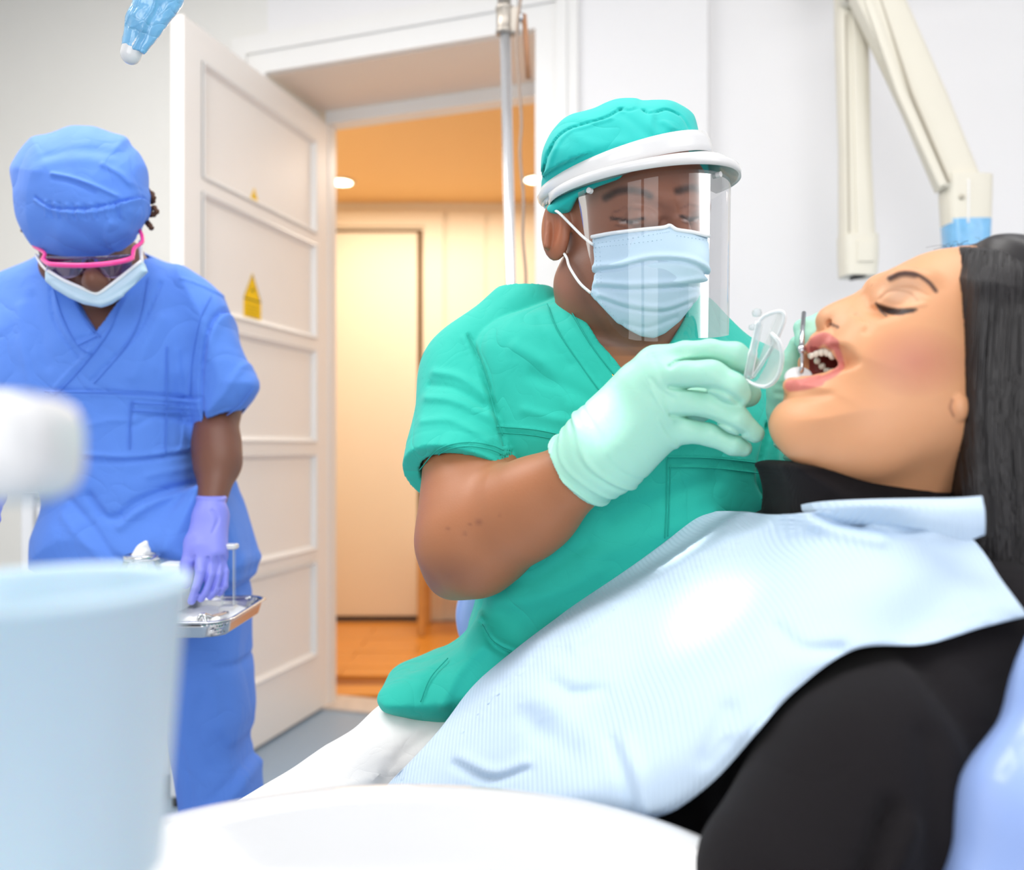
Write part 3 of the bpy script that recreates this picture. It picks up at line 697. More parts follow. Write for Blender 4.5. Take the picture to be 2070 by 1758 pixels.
f.ell(Ld(.038, .028, -.088), (.025, .05, .03), Rd, .02)
ear = Ld(.079, -.012, -.020)
f.ell(ear, (.0085, .020, .036), basis((.75, -.66, 0)) , .008)
f.ell(ear + np.array([-.006, -.006, .002]), (.006, .011, .022), basis((.75, -.66, 0)), .004, 'c')
f.cap(ear + np.array([-.010, -.004, -.02]), ear + np.array([-.006, .004, .022]), .0042, .0035, .003)
f.cap(sh, elb, .058, .060, .02); f.ell(W(978, 1035, .92), (.052, .056, .06), None, .03)
f.cap(elb + np.array([.004, 0, .0]), W(1075, 1025, .86), .058, .0475, .02); f.cap(W(1060, 1030, .865), W(1172, 956, .82), .050, .0345, .02)
f.ell(W(908, 1162, .92), (.020, .022, .022), None, .03)
f.chain([(1540, 820, 1.06, 80), (1640, 1030, .95, 72), (1650, 930, .86, 46)], .02)
V, Q = f.mesh(); px, py = px_of(V)
T = np.tile(np.array(lin((172, 112, 76))), (len(V), 1))
face = (V[:, 1] < 1.04) & (py < 720) & (py > 340)
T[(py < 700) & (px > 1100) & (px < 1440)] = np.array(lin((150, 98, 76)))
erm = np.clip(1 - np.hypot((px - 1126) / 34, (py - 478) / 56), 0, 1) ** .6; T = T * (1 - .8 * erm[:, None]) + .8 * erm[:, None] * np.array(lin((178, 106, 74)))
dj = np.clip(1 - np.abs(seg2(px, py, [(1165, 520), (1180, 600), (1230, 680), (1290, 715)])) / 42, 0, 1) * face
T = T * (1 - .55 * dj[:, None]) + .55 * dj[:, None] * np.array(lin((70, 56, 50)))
for br in ([(1224, 400), (1246, 388), (1270, 384), (1298, 388), (1314, 396)], [(1370, 386), (1392, 380), (1410, 381), (1422, 388)]):
    paint(T, px, py, face, br, 7.5, (48, 32, 28), .6, .9)
for ls in ([(1236, 441), (1256, 444), (1278, 447), (1301, 441)], [(1377, 437), (1394, 442), (1413, 440)]):
    paint(T, px, py, face, ls, 3.4, (34, 24, 24), .7, .97)
for ls in ([(1236, 432), (1262, 421), (1296, 424)], [(1377, 420), (1396, 414), (1416, 420)]):
    paint(T, px, py, face, ls, 1.6, (96, 58, 48), 1.2, .7)  # upper lid fold, its shade painted as a thin dark line
for c, r_ in (((968, 1055), 5), ((940, 1078), 3), ((905, 1068), 3), ((950, 1060), 2.5), ((1010, 1040), 2)): paint(T, px, py, V[:, 1] < .95, [(c[0] - 1, c[1]), (c[0] + 1, c[1])], r_, (120, 72, 58), 1.0, .55)
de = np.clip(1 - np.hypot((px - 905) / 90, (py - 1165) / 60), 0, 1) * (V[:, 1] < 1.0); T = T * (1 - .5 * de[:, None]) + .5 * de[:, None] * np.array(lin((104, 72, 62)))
for (a_, b_) in (((1252, 1290), 449), ((1382, 1410), 444.5)): paint(T, px, py, face, [(a_[0], b_), ((a_[0] + a_[1]) / 2, b_ + 1.5), (a_[1], b_ - .5)], 2.0, (188, 170, 164), .6, .8)
for c in ((1272, 450), (1396, 445)): paint(T, px, py, face, [(c[0] - 3, c[1]), (c[0] + 5, c[1])], 3.0, (38, 26, 26), .5, .95)
for ls in ([(1244, 455), (1272, 460), (1300, 454)], [(1378, 448), (1396, 453), (1412, 450)]): paint(T, px, py, face, ls, 1.8, (84, 50, 44), 1.0, .6)  # crease shade below the eyes, painted as faint dark lines
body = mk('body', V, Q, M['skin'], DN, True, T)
for (c, rpx) in (((1276, 445.5), 6.5), ((1394, 440.5), 6)):
    pass
# tunic: torso and short sleeves, hollow at neck and hem
f = Field((-.21, .80, .68), (.46, 1.20, 1.28), .0026)
up_ax = (elb - sh) / np.linalg.norm(elb - sh)
f.cap(sh + np.array([.004, .0, .004]), W(930, 1010, .93), .069, .072, .03)
f.cap(W(1060, 660, 1.03), sh + np.array([0, 0, .008]), .058, .062, .03)
hp = W(935, 985, .95); nn = up_ax + np.array([-.28, 0, 0]); nn /= np.linalg.norm(nn)
def hem(X, Y, Z):
    pl = (X - hp[0]) * nn[0] + (Y - hp[1]) * nn[1] + (Z - hp[2]) * nn[2]
    near = np.maximum(-(X + .012), 0) * 0 + (X - (-.004))                  # only left of the chest
    return np.maximum(pl, 0) * 0 + np.where(X < W(1030, 900, .97)[0] + (Y > 1.02) * -.03, pl, -1.0)
S = f.F; X = f.A[0][:, None, None]; Y = f.A[1][None, :, None]; Z = f.A[2][None, None, :]
pl = (X - hp[0]) * nn[0] + (Y - hp[1]) * nn[1] + (Z - hp[2]) * nn[2]
ax = np.clip(((X - sh[0]) * up_ax[0] + (Y - sh[1]) * up_ax[1] + (Z - sh[2]) * up_ax[2]), 0, .6)
dl_ = np.sqrt((X - sh[0] - ax * up_ax[0]) ** 2 + (Y - sh[1] - ax * up_ax[1]) ** 2 + (Z - sh[2] - ax * up_ax[2]) ** 2)
cutm = (pl > -.012) & (dl_ < .10) & (X < -.045 + .0 * Y)
# sleeve first cut by its hem plane, then joined again with the torso below
f.F = np.maximum(f.F, pl); f.F = np.maximum(f.F, np.where(pl > -.03, -(dl_ - .0630), -1)).astype(np.float32)
f0 = f; g = Field((-.21, .80, .68), (.46, 1.20, 1.28), .0026)
g.loft(TOR, grow=.0)
g.pil([(985, 1235), (930, 1292), (860, 1335), (800, 1362), (776, 1384), (782, 1405), (800, 1416), (860, 1430), (925, 1440), (1000, 1455), (1080, 1400), (1080, 1280)], .98, .085, .05, .02)
g.chain([(1520, 800, 1.07, 95), (1595, 930, 1.02, 92), (1630, 1020, .96, 85)], .02)
g.cap(W(1380, 690, 1.03), W(1485, 785, 1.06), .055, .060, .03)
f.F = np.minimum(f.F, g.F); 
# neck opening
f.pil([(1153, 560), (1158, 625), (1200, 702), (1262, 780), (1278, 792), (1330, 720), (1384, 640), (1390, 560)], .95, .2, .001, 0, 'c', smooth=False)
f.cap(W(1250, 560, 1.0), W(1262, 700, 1.04), .066, .066, .0, 'c')
# collar band, seams, folds
f.crease([(1130, 606), (1150, 655), (1195, 722), (1255, 800)], .93, 12, .0024)
f.crease([(1106, 612), (1128, 668), (1176, 740), (1236, 822)], .93, 3.5, -.0014)
f.crease([(1000, 862), (1060, 866), (1160, 884)], .9, 3, .0012); f.crease([(1000, 873), (1060, 877), (1160, 895)], .9, 3, -.0012)
f.crease([(1348, 925), (1346, 1010), (1344, 1090)], .88, 2.2, -.0013); f.crease([(1355, 925), (1352, 1080)], .88, 2.2, .0008)
f.crease([(1348, 920), (1440, 922), (1560, 935)], .88, 2.4, .0011); f.crease([(1352, 938), (1440, 940), (1556, 953)], .88, 2.4, -.001)
f.crease([(944, 668), (975, 740), (1000, 830), (1020, 900)], .93, 4, -.0028); f.crease([(932, 672), (962, 745), (990, 840)], .93, 5, .0018)
for (pts, w_, a) in (([(870, 745), (930, 760), (985, 800)], 9, .004), ([(856, 800), (920, 810), (1000, 850)], 9, .004), ([(862, 772), (920, 785), (980, 822)], 7, -.003), ([(850, 850), (915, 850), (990, 890)], 8, .003),
                     ([(1040, 700), (1100, 740), (1150, 820)], 16, .003), ([(1080, 760), (1170, 800), (1230, 850)], 14, -.003), ([(1060, 830), (1130, 850), (1200, 850)], 10, .002),
                     ([(1230, 1050), (1330, 1000), (1420, 970)], 18, -.004), ([(1180, 1120), (1290, 1080), (1420, 1040)], 20, .004), ([(1000, 1220), (1090, 1200), (1200, 1140)], 16, .003), ([(1010, 1180), (1080, 1160), (1180, 1090)], 14, -.003),
                     ([(975, 1262), (1000, 1300), (1060, 1330)], 6, -.005), ([(970, 1250), (1000, 1285), (1070, 1315)], 6, .004), ([(900, 1410), (930, 1350), (975, 1300)], 12, .004), ([(860, 1400), (890, 1350), (930, 1310)], 14, -.003),
                     ([(1545, 860), (1520, 960), (1545, 1010)], 6, -.006), ([(1570, 870), (1560, 960), (1540, 1020)], 10, .004), ([(1440, 660), (1480, 700), (1520, 780)], 10, .003), ([(1090, 640), (1110, 690), (1150, 740)], 10, -.002)):
    f.crease(pts, .92, w_, a)
f.ripple(.0020, 26, 5)
# hem stitch of the sleeve
q1 = np.exp(-((pl[...] + .020) / .0016) ** 2) * ((dl_ < .11) & (X < -.02)); f.F += (.0007 * q1).astype(np.float32)
V, Q = f.mesh(); tn = mk('tunic', V, Q, M['teal'], DN); gt = ray_on(V, Q)
M['teal_seam'] = mat('teal_seam', (28, 172, 156), .85); M['blue_seam'] = mat('blue_seam', (84, 130, 224), .85)
def seam(pts, g, mt, par, r=.0007, n=34, d0=.95):
    pp = np.array(on([tuple(p) for p in cr(pts, n)], g, .0, 6, d0)); pp[1:-1] = (pp[:-2] + pp[1:-1] + pp[2:]) / 3
    MB().tube(list(pp), r, 5).build('seam', mt, par, True)
for pts in ([(1106, 614), (1128, 668), (1176, 740), (1236, 822)], [(1154, 628), (1200, 704), (1262, 782)], [(1004, 862), (1080, 868), (1160, 884)], [(1006, 874), (1080, 880), (1160, 896)], [(1348, 925), (1347, 1010), (1344, 1088)], [(1355, 940), (1353, 1010), (1350, 1084)], [(1348, 924), (1440, 926), (1556, 938)], [(1352, 944), (1440, 946), (1552, 958)],
            [(944, 672), (975, 740), (1000, 830), (1016, 880)], [(856, 962), (890, 916), (940, 902), (990, 908), (1022, 922)], [(848, 950), (886, 908), (940, 894), (990, 899), (1018, 910)], [(975, 1262), (1000, 1300), (1060, 1330)], [(850, 1418), (870, 1370), (905, 1330)], [(1555, 935), (1548, 980), (1540, 1010)]):
    seam(pts, gt, M['teal_seam'], tn)
# trousers (white): thighs towards the lower left, shins and shoes under the bowl
f = Field((-.62, .70, .0), (.34, 1.24, .84), .005)
f.cap((-.02, 1.06, .66), W(560, 1790, .93), .108, .098, .02); f.cap((.16, 1.08, .66), (-.10, 1.05, .50), .105, .085, .04)
k1 = W(560, 1790, .93); f.cap(k1, (k1[0] - .02, .93, .11), .082, .062, .03); f.cap((-.10, 1.05, .50), (-.12, 1.06, .11), .08, .062, .03)
f.pil([(770, 1430), (860, 1420), (960, 1440), (960, 1700), (700, 1830), (520, 1800), (480, 1660), (600, 1560), (700, 1490)], .96, .075, .06, .03)
for (pts, a) in (([(960, 1450), (880, 1500), (800, 1590)], .003), ([(900, 1470), (800, 1540), (760, 1600)], -.003), ([(930, 1445), (880, 1465), (820, 1480)], -.003), ([(790, 1560), (720, 1590), (680, 1600)], .002)): f.crease(pts, .88, 8, a)
f.ripple(.0015, 25, 9)
V, Q = f.mesh(); mk('trousers', V, Q, M['white_cotton'], DN)
for (x, y) in ((k1[0] - .02, .93), (-.12, 1.06)):
    s_ = Field((x - .08, y - .26, -.01), (x + .08, y + .12, .13), .005); s_.cap((x, y + .05, .05), (x, y - .16, .035), .045, .036, .0, flat=((0, 0, 1), 1.0)); s_.cap((x, y, .06), (x, y, .11), .05, .048, .02)
    s_.F = np.maximum(s_.F, (0.002 - s_.A[2])[None, None, :]).astype(np.float32); V, Q = s_.mesh(); mk('shoe', V, Q, M['white_plastic'], DN)
# cap
C1 = W(1259, 352, .96); U1 = np.array([1, 0, .28]); U1 /= np.linalg.norm(U1); V1 = np.array([0.05, -1, -.10]); V1 /= np.linalg.norm(V1); N1 = np.cross(U1, V1); N1 *= -1 if N1[2] < 0 else 1
f = fb(1060, 180, 1450, 470, .84, 1.09, .0019); f.F[:] = .06
f.pil([(1108, 420), (1100, 380), (1098, 320), (1108, 285), (1126, 258), (1152, 238), (1200, 226), (1228, 212), (1251, 205), (1283, 205), (1300, 210), (1347, 206), (1375, 216), (1398, 236), (1409, 268), (1416, 305), (1424, 345), (1428, 400), (1400, 430), (1350, 440), (1270, 445), (1210, 445), (1165, 440), (1150, 436), (1125, 433)], .955, .088, .075, sh=(.13, .3))
f.ell(Ld(0, -.012, .035), (.082, .104, .088), Rd, .02)
f.pil([(1060, 150), (1470, 150), (1470, 375), (1426, 375), (1418, 346), (1347, 340), (1270, 352), (1210, 378), (1168, 400), (1150, 428), (1115, 440), (1060, 430)], .90, .2, .001, .004, 'i', smooth=False, sh=(.13, .33))
for (pts, w_, a) in (([(1100, 320), (1130, 262), (1185, 240), (1230, 228), (1262, 207)], 3, -.0035), ([(1106, 330), (1138, 270), (1195, 247), (1236, 236)], 5, .002), ([(1305, 212), (1318, 224), (1350, 211), (1378, 220)], 3, -.004),
                     ([(1320, 225), (1314, 260), (1325, 290)], 9, .003), ([(1262, 230), (1290, 260), (1325, 300)], 12, -.002), ([(1340, 250), (1370, 270), (1400, 262)], 8, .002), ([(1160, 270), (1200, 300), (1260, 300)], 14, .002),
                     ([(1110, 350), (1105, 300), (1120, 280)], 5, -.002), ([(1255, 208), (1275, 216), (1290, 208)], 3, -.002), ([(1385, 225), (1398, 250), (1400, 285)], 4, -.002), ([(1130, 400), (1120, 370), (1140, 340)], 8, -.002)): f.crease(pts, .88, w_, a)
f.ripple(.0012, 55, 6)
X = f.A[0][:, None, None] - C1[0]; Y = f.A[1][None, :, None] - C1[1]; Z = f.A[2][None, None, :] - C1[2]          # the band presses the cloth in
un, vn, nn_ = [X * a[0] + Y * a[1] + Z * a[2] for a in (U1, V1, N1)]
rad = (np.sqrt((un / .0975) ** 2 + (vn / .097) ** 2) - 1) * .097
f.F = np.where((nn_ > -.05) & (nn_ < .016), np.maximum(f.F, rad - np.clip(-nn_ - .012, 0, .008)), f.F).astype(np.float32)
V, Q = f.mesh(); mk('surgical_cap', V, Q, M['teal_cap'], DN)
# surgical mask
f = fb(1150, 420, 1470, 720, .80, 1.0, .0017); f.ell(Ld(0, .046, -.050), (.080, .084, .098), Rd)
f.cap(Ld(0, .092, -.002), Ld(0, .122, -.042), .012, .014, .025)
f.pil([(1195, 480), (1240, 471), (1300, 464), (1340, 460), (1354, 455), (1368, 463), (1434, 476), (1434, 520), (1431, 560), (1423, 585), (1402, 617), (1376, 650), (1345, 676), (1322, 686), (1296, 682), (1250, 658), (1219, 625), (1190, 595), (1199, 572), (1200, 520)], .87, .2, .004, .003, 'i', smooth=False, sh=(.16, .19))
f.ell(Ld(0, .03, -.055), np.array((.066, .072, .078)), Rd, 0, 'c')
mk0 = [([(1198, 546), (1250, 548), (1310, 538), (1370, 540), (1431, 562)], 3.2, -.0030), ([(1200, 538), (1250, 540), (1310, 530), (1370, 533), (1430, 552)], 6, .0030),
       ([(1205, 578), (1270, 590), (1350, 588), (1425, 578)], 3, -.0026), ([(1205, 570), (1270, 581), (1350, 579), (1428, 568)], 6, .0028),
       ([(1212, 600), (1270, 625), (1340, 632), (1405, 608)], 3, -.0022), ([(1212, 594), (1270, 617), (1340, 624), (1408, 600)], 6, .0024), ([(1260, 650), (1310, 660), (1370, 640)], 5, -.0016),
       ([(1196, 496), (1300, 480), (1356, 472), (1433, 490)], 2, -.001)]
for pts, w_, a in mk0: f.crease(pts, .87, w_, a)
V, Q = f.mesh(); px, py = px_of(V)
msk = mk('surgical_mask', V, Q, M['mask_blue'], DN)
gm = ray_on(V, Q)
ed = MB()
for pts in ([(1196, 479), (1240, 471), (1300, 464), (1340, 460), (1354, 456), (1368, 464), (1400, 469), (1433, 477)],):
    pp = on([tuple(p) for p in cr(pts, 30)], gm, -.0005); ed.tube(pp, .0022, 6)
ed.build('mask_binding', M['mask_edge'], msk, True)
for pts in ([(1200, 492), (1260, 484), (1330, 472), (1354, 468)], [(1368, 476), (1432, 486)], [(1204, 500), (1260, 494), (1340, 484)], [(1203, 500), (1206, 540), (1207, 570)], [(1212, 500), (1214, 540), (1215, 572)], [(1197, 592), (1225, 620), (1256, 652), (1300, 674), (1322, 678)]):
    st = MB(); n_ = max(4, int(sum(math.hypot(a[0] - b[0], a[1] - b[1]) for a, b in zip(pts[:-1], pts[1:])) / 7)); pp = on([tuple(p) for p in cr(pts, n_ * 2)], gm, .0001)
    for i in range(0, len(pp) - 1, 2): st.tube([pp[i], pp[i] * .55 + pp[i + 1] * .45], .00035, 4)
    st.build('stitching', M['stitch'], msk)
el = MB(); el.tube(cr([W(1198, 494, gm(1204, 494) or .9), W(1178, 478, .885), W(1152, 452, .90), W(1131, 431, .905), W(1120, 424, .925)], 24), .0016, 8); el.build('ear_loop', M['elastic'], msk, True); el = MB()
el.tube(cr([W(1194, 592, gm(1200, 590) or .9), W(1172, 572, .885), W(1152, 541, .90), W(1146, 522, .91), W(1140, 512, .925)], 24), .0016, 8); el.build('ear_loop', M['elastic'], msk, True)
# neck chain
ch = MB(); pp = cr([W(1143, 622, .985), W(1160, 668, .945), W(1190, 715, .915), W(1230, 752, .893), W(1262, 768, .885), W(1300, 760, .89), (W(1370, 690, .93))], 90)
for i, p in enumerate(pp): ch.lathe(p, [(0, -.0016), (.0013, -.0008), (.0013, .0008), (0, .0016)], 6, (1, .2, .5) if i % 2 else (0, .3, 1))
ch.build('neck_chain', M['gold'], DN, True)
# face shield: headband, brim, clear visor
fs = empty('face_shield', (0, 0, 0)); fs.parent = DN; fs.location = Vector(W(1297, 360, .955)) - DN.location
def ring(name, C, ru, rv, zf, ths, m, par, closed=True, th=.0025, U=U1, Vv=V1, N=N1):
    n = 72; G = []
    a0, a1 = ths
    for i in range(n):
        t = a0 + (a1 - a0) * i / (n - 1); z0, z1 = zf(t); q = C + U * ru * math.cos(t) + Vv * rv * math.sin(t)
        o = (U * math.cos(t) / ru + Vv * math.sin(t) / rv); o /= np.linalg.norm(o)
        zm = (z0 + z1) / 2
        G.append([q + N * z0, q + N * z0 + o * th, q + N * (z0 * .7 + z1 * .3) + o * th * 1.7, q + N * (z0 * .3 + z1 * .7) + o * th * 1.7, q + N * z1 + o * th, q + N * z1, q + N * z0])
    V, Q = grid_sheet(np.array(G)); return mk(name, V, Q, m, par)
ring('headband', C1, .0995, .0990, lambda t: (-.008 - .002 * math.cos(t), .008 + .004 * math.sin(t) + .002 * math.cos(t)), (-.3, 2 * math.pi - .3), M['white_plastic'], fs)
# brim: a crescent plate that leaves the band at the temples and stands out in front
C2 = W(1291, 393, .945); U2 = np.array([1, 0, .13]); U2 /= np.linalg.norm(U2); V2 = np.array([0.0, -1, -.02]); V2 /= np.linalg.norm(V2); N2 = np.cross(U2, V2); N2 *= -1 if N2[2] < 0 else 1
G = []; n = 90
fd = np.array([.52, -.85, 0])
for i in range(n):
    t = math.radians(150) - math.radians(210) * i / (n - 1) + math.radians(35); 
    s_ = i / (n - 1); w_ = math.sin(math.pi * s_) ** .6
    ci, si = math.cos(t), math.sin(t)
    outer = C2 + U2 * (.096 + .026 * w_) * ci + V2 * (.090 + .026 * w_) * si
    inner = C1 + U1 * .100 * ci + V1 * .0995 * si + N1 * (-.006 - .009 * w_)
    outer = outer + N2 * (.004 - .004 * w_)
    if w_ < .25: outer = outer * (w_ / .25) + (inner + (outer - inner) * .12) * (1 - w_ / .25)
    G.append([inner + N2 * .004, inner * .5 + outer * .5 + N2 * .0065, outer + N2 * .004, outer + (outer - inner) * .02, outer - N2 * .006, outer * .9 + inner * .1 - N2 * .006, inner * .5 + outer * .5 + N2 * .000, inner - N2 * .003, inner + N2 * .004])
V, Q = grid_sheet(np.array(G)); mk('brim', V, Q, M['white_plastic'], fs)
# visor
G = []; nu, nv = 80, 30; yaw0 = math.radians(-148); 
CV = W(1297, 400, .945)
for i in range(nu):
    s_ = i / (nu - 1); az = math.radians(218) + math.radians(190) * s_
    X_, Y_ = CV[0] + .100 * math.cos(az), CV[1] + .100 * math.sin(az)
    e_ = min(s_, 1 - s_)
    ztop = C2[2] + (X_ - C2[0]) * .13 - (C2[1] - Y_) * .02 - .006
    zb = CZ + np.interp(s_, [0, .01, .03, .07, .12, .16, .20, .27, .5, .75, .82, .88, .94, 1], [.262, .250, .222, .176, .132, .117, .112, .110, .118, .132, .136, .15, .2, .27])
    row = []
    for j in range(nv):
        v = j / (nv - 1); z = ztop * (1 - v) + zb * v; sh_ = .006 * v
        row.append((X_ + (CV[0] - X_) * .02 * v, Y_ + (CV[1] - Y_) * .02 * v, z))
    G.append(row)
V, Q = grid_sheet(np.array(G)); mk('visor', V, Q, M['visor_film'], fs)
for s_ in (.06, .5, .94):
    az = math.radians(218) + math.radians(190) * s_; p = (CV[0] + .104 * math.cos(az), CV[1] + .102 * math.sin(az), W(0, 352, .86)[2] - .006 + .012 * math.cos(az) + .012 * (1 - abs(math.sin(az))))
    p = (p[0], p[1], C2[2] + (p[0] - C2[0]) * .13 - (C2[1] - p[1]) * .02 - .010); MB().lathe(p, [(0, .002), (.003, .002), (.003, -.003), (0, -.003)], 14, (math.cos(az), math.sin(az), 0)).build('visor_stud', M['white_plastic'], fs, True, auto=40)
# gloves ---------------------------------------------------------------
f = fb(1100, 1060, 1570, 640, .70, .90, .0014)
D0 = .79
f.chain([(1150, 966, .825, 75), (1180, 945, .818, 75), (1225, 905, .80, 70)], .015)
PALM = [((1230, 900, .80), (1326, 745, .775), 66, 36), ((1230, 905, .80), (1335, 785, .765), 66, 44), ((1235, 910, .80), (1338, 830, .77), 62, 44), ((1240, 918, .805), (1345, 868, .78), 54, 34), ((1228, 880, .80), (1300, 790, .785), 62, 54)]
for a, b, r1, r2 in PALM: f.cap(W(*a), W(*b), r1 / F * a[2], r2 / F * b[2], .022, flat=((.1, -1, .25), .72))
f.chain([(1330, 733, .775, 34), (1383, 713, .762, 23), (1435, 708, .752, 22), (1485, 718, .748, 26), (1512, 736, .750, 23)], .004, .012)           # index
f.chain([(1335, 765, .765, 38), (1385, 756, .748, 30), (1436, 758, .733, 32), (1480, 784, .727, 30), (1494, 798, .729, 25)], .004, .010)          # middle
f.chain([(1340, 812, .768, 36), (1385, 814, .756, 27), (1436, 821, .744, 27.5), (1487, 848, .734, 28), (1526, 876, .736, 19)], .004, .010)          # ring
f.chain([(1345, 862, .780, 32), (1385, 870, .768, 25), (1436, 877, .757, 24), (1482, 898, .750, 21.5), (1503, 906, .751, 17)], .004, .010)           # little
f.chain([(1300, 850, .83, 44), (1400, 820, .81, 34), (1470, 800, .785, 30), (1512, 797, .766, 26)], .01, .02)             # thumb, behind the fingers
cf = W(1166, 952, .818); cn = W(1240, 895, .795) - cf; cn /= np.linalg.norm(cn)
for (o_, a) in ((.0, .003), (.014, .0014), (.030, -.0012), (.036, .0016), (.052, -.001)):
    pl = (f.A[0][:, None, None] - cf[0]) * cn[0] + (f.A[1][None, :, None] - cf[1]) * cn[1] + (f.A[2][None, None, :] - cf[2]) * cn[2] + .004 * np.sin(f.A[2][None, None, :] * 90)
    f.F -= (a * np.exp(-((pl - o_) / (.0028 if o_ else .002)) ** 2)).astype(np.float32)
pl = (f.A[0][:, None, None] - cf[0]) * cn[0] + (f.A[1][None, :, None] - cf[1]) * cn[1] + (f.A[2][None, None, :] - cf[2]) * cn[2]
f.F = np.maximum(f.F, -pl - .001).astype(np.float32)
for (pts, w_, a) in (([(1322, 715), (1338, 770), (1350, 830)], 6, -.0006), ([(1318, 790), (1345, 835), (1362, 852)], 4, .0010), ([(1316, 765), (1335, 790), (1362, 806)], 4, -.0008), ([(1330, 850), (1350, 880), (1380, 905)], 4, .001),
    ([(1352, 742), (1375, 729), (1430, 727), (1462, 738)], 4, -.0026), ([(1352, 782), (1381, 786), (1433, 790), (1478, 816)], 4.5, -.0030), ([(1356, 838), (1381, 841), (1433, 849), (1490, 878)], 4, -.0028)): f.crease(pts, .75, w_, a)
V, Q = f.mesh(); mk('glove', V, Q, M['glove_green'], DN)
f = fb(1530, 1000, 1760, 610, .72, .91, .0016)
f.chain([(1660, 980, .86, 48), (1640, 905, .84, 46), (1618, 850, .82, 52)], .015)
for a, b, r1, r2 in (((1620, 860, .82), (1600, 790, .80), 56, 40), ((1640, 850, .82), (1650, 780, .80), 50, 46), ((1600, 820, .80), (1592, 770, .79), 40, 26)): f.cap(W(*a), W(*b), r1 / F * a[2], r2 / F * b[2], .02)
f.chain([(1592, 780, .795, 25), (1600, 730, .785, 20), (1612, 694, .778, 16)], .006, .015)                                 # thumb
f.chain([(1690, 780, .795, 28), (1700, 700, .77, 24), (1665, 690, .755, 22), (1636, 698, .752, 20)], .006, .015)
f.chain([(1720, 760, .80, 26), (1715, 665, .775, 24), (1670, 668, .762, 24), (1630, 686, .755, 23)], .006, .015)
f.chain([(1730, 750, .805, 24), (1720, 645, .785, 22), (1665, 652, .768, 21), (1622, 662, .76, 18)], .006, .015)
f.chain([(1690, 790, .80, 26), (1680, 740, .78, 22), (1652, 730, .766, 18)], .006, .015)
for yy, a in ((905, .0022), (916, -.001), (925, .002), (790, -.001), (806, -.0012), (818, .0008)): f.crease([(1560, yy - 10), (1640, yy + 8), (1700, yy + 14)], .8, 4, a)
V, Q = f.mesh(); mk('glove', V, Q, M['glove_green'], DN)
# rolling stool
e = empty('doctor_stool', (.02, 1.14, 0), 'round doctor stool with a periwinkle backrest under the person in teal', 'stool')
f = fb(890, 1340, 1120, 1130, 1.2, 1.28, .003); f.pil([(925, 1215), (945, 1172), (1010, 1160), (1080, 1180), (1090, 1260), (1050, 1310), (980, 1315), (935, 1295), (922, 1255)], 1.24, .028, .026); V, Q = f.mesh(); br_ = mk('backrest', V, Q, M['chair_vinyl'], e)
MB().lathe((.03, 1.06, .51), [(0, -.04), (.17, -.04), (.19, -.02), (.19, .02), (.17, .04), (0, .045)], 40).build('seat', M['chair_vinyl'], e, True, auto=50)
MB().tube(cr([(.03, 1.10, .45), (.0, 1.25, .46), (-.01, 1.275, .6), (-.005, 1.26, .83)], 16), .012, 10).build('backrest_arm', M['chrome'], e, True)
MB().lathe((.03, 1.06, .10), [(.028, 0), (.028, .37)], 16).build('gas_lift', M['chrome'], e, True, auto=40)
for i in range(5):
    a = i * 1.2566; d = np.array([math.cos(a), math.sin(a), 0]); MB().tube([np.array([.03, 1.06, .10]), np.array([.03, 1.06, .06]) + d * .27], [.022, .014], 8).build('leg', M['chrome'], e, True)
    MB().lathe(np.array([.03, 1.06, .026]) + d * .27, [(0, -.014), (.022, -.014), (.026, 0), (.022, .014), (0, .014)], 16, np.cross(d, [0, 0, 1])).build('caster', M['black'], e, True)
# ---------------------------------------------------------------- the assistant in blue, standing behind the tray, looking down
NY = 1.45
NU = empty('person', (-.68, NY, 0.0), 'standing person in blue scrubs and pink-rimmed goggles, head bowed over the tray', 'person')
Rn = basis((.05, -.62, -.78), 0.04); On = W(173, 445, 1.33)
NT = [(512, 120, 292, 1.47, .05), (524, 92, 318, 1.46, .07), (545, 60, 362, 1.45, .09), (572, 5, 405, 1.45, .105), (600, -30, 425, 1.45, .115), (660, -45, 432, 1.44, .125), (740, -35, 408, 1.43, .13),
      (830, -10, 392, 1.43, .13), (920, 60, 398, 1.43, .125), (1000, 112, 420, 1.43, .125), (1070, 116, 455, 1.43, .13), (1140, 108, 480, 1.43, .14), (1180, 106, 485, 1.43, .14)]
f = fb(-110, 1180, 530, 250, 1.15, 1.58, .004)
f.loft(NT, grow=-.016)
f.chain([(195, 600, 1.45, 70), (190, 540, 1.42, 66), (180, 480, 1.38, 66)], .03)
Ln = head(f, On, Rn, 1.02); f.ell(W(194, 564, 1.226), (.0165, .021, .021), None, .014); f.ell(W(180, 572, 1.228), (.010, .012, .010), None, .006); f.ell(W(209, 571, 1.228), (.010, .012, .010), None, .006)
f.chain([(392, 660, 1.46, 48), (436, 820, 1.44, 46), (438, 900, 1.40, 43), (440, 935, 1.38, 42), (428, 1020, 1.32, 26)], .02)
f.chain([(-10, 650, 1.45, 56), (-60, 830, 1.44, 48), (-70, 900, 1.36, 40), (-32, 965, 1.235, 26)], .02)
V, Q = f.mesh(); px, py = px_of(V); T = np.tile(np.array(lin((118, 76, 60))), (len(V), 1))
mk('body', V, Q, M['skin'], NU, True, T)
f = fb(-160, 1220, 560, 480, 1.26, 1.62, .003)
f.loft(NT)
f.pil([(360, 548), (400, 566), (430, 590), (455, 625), (478, 680), (500, 735), (523, 775), (516, 800), (500, 822), (480, 842), (440, 866), (402, 884), (392, 850), (384, 800), (380, 720), (350, 620)], 1.445, .085, .07, .035, sh=(-.3, 0))
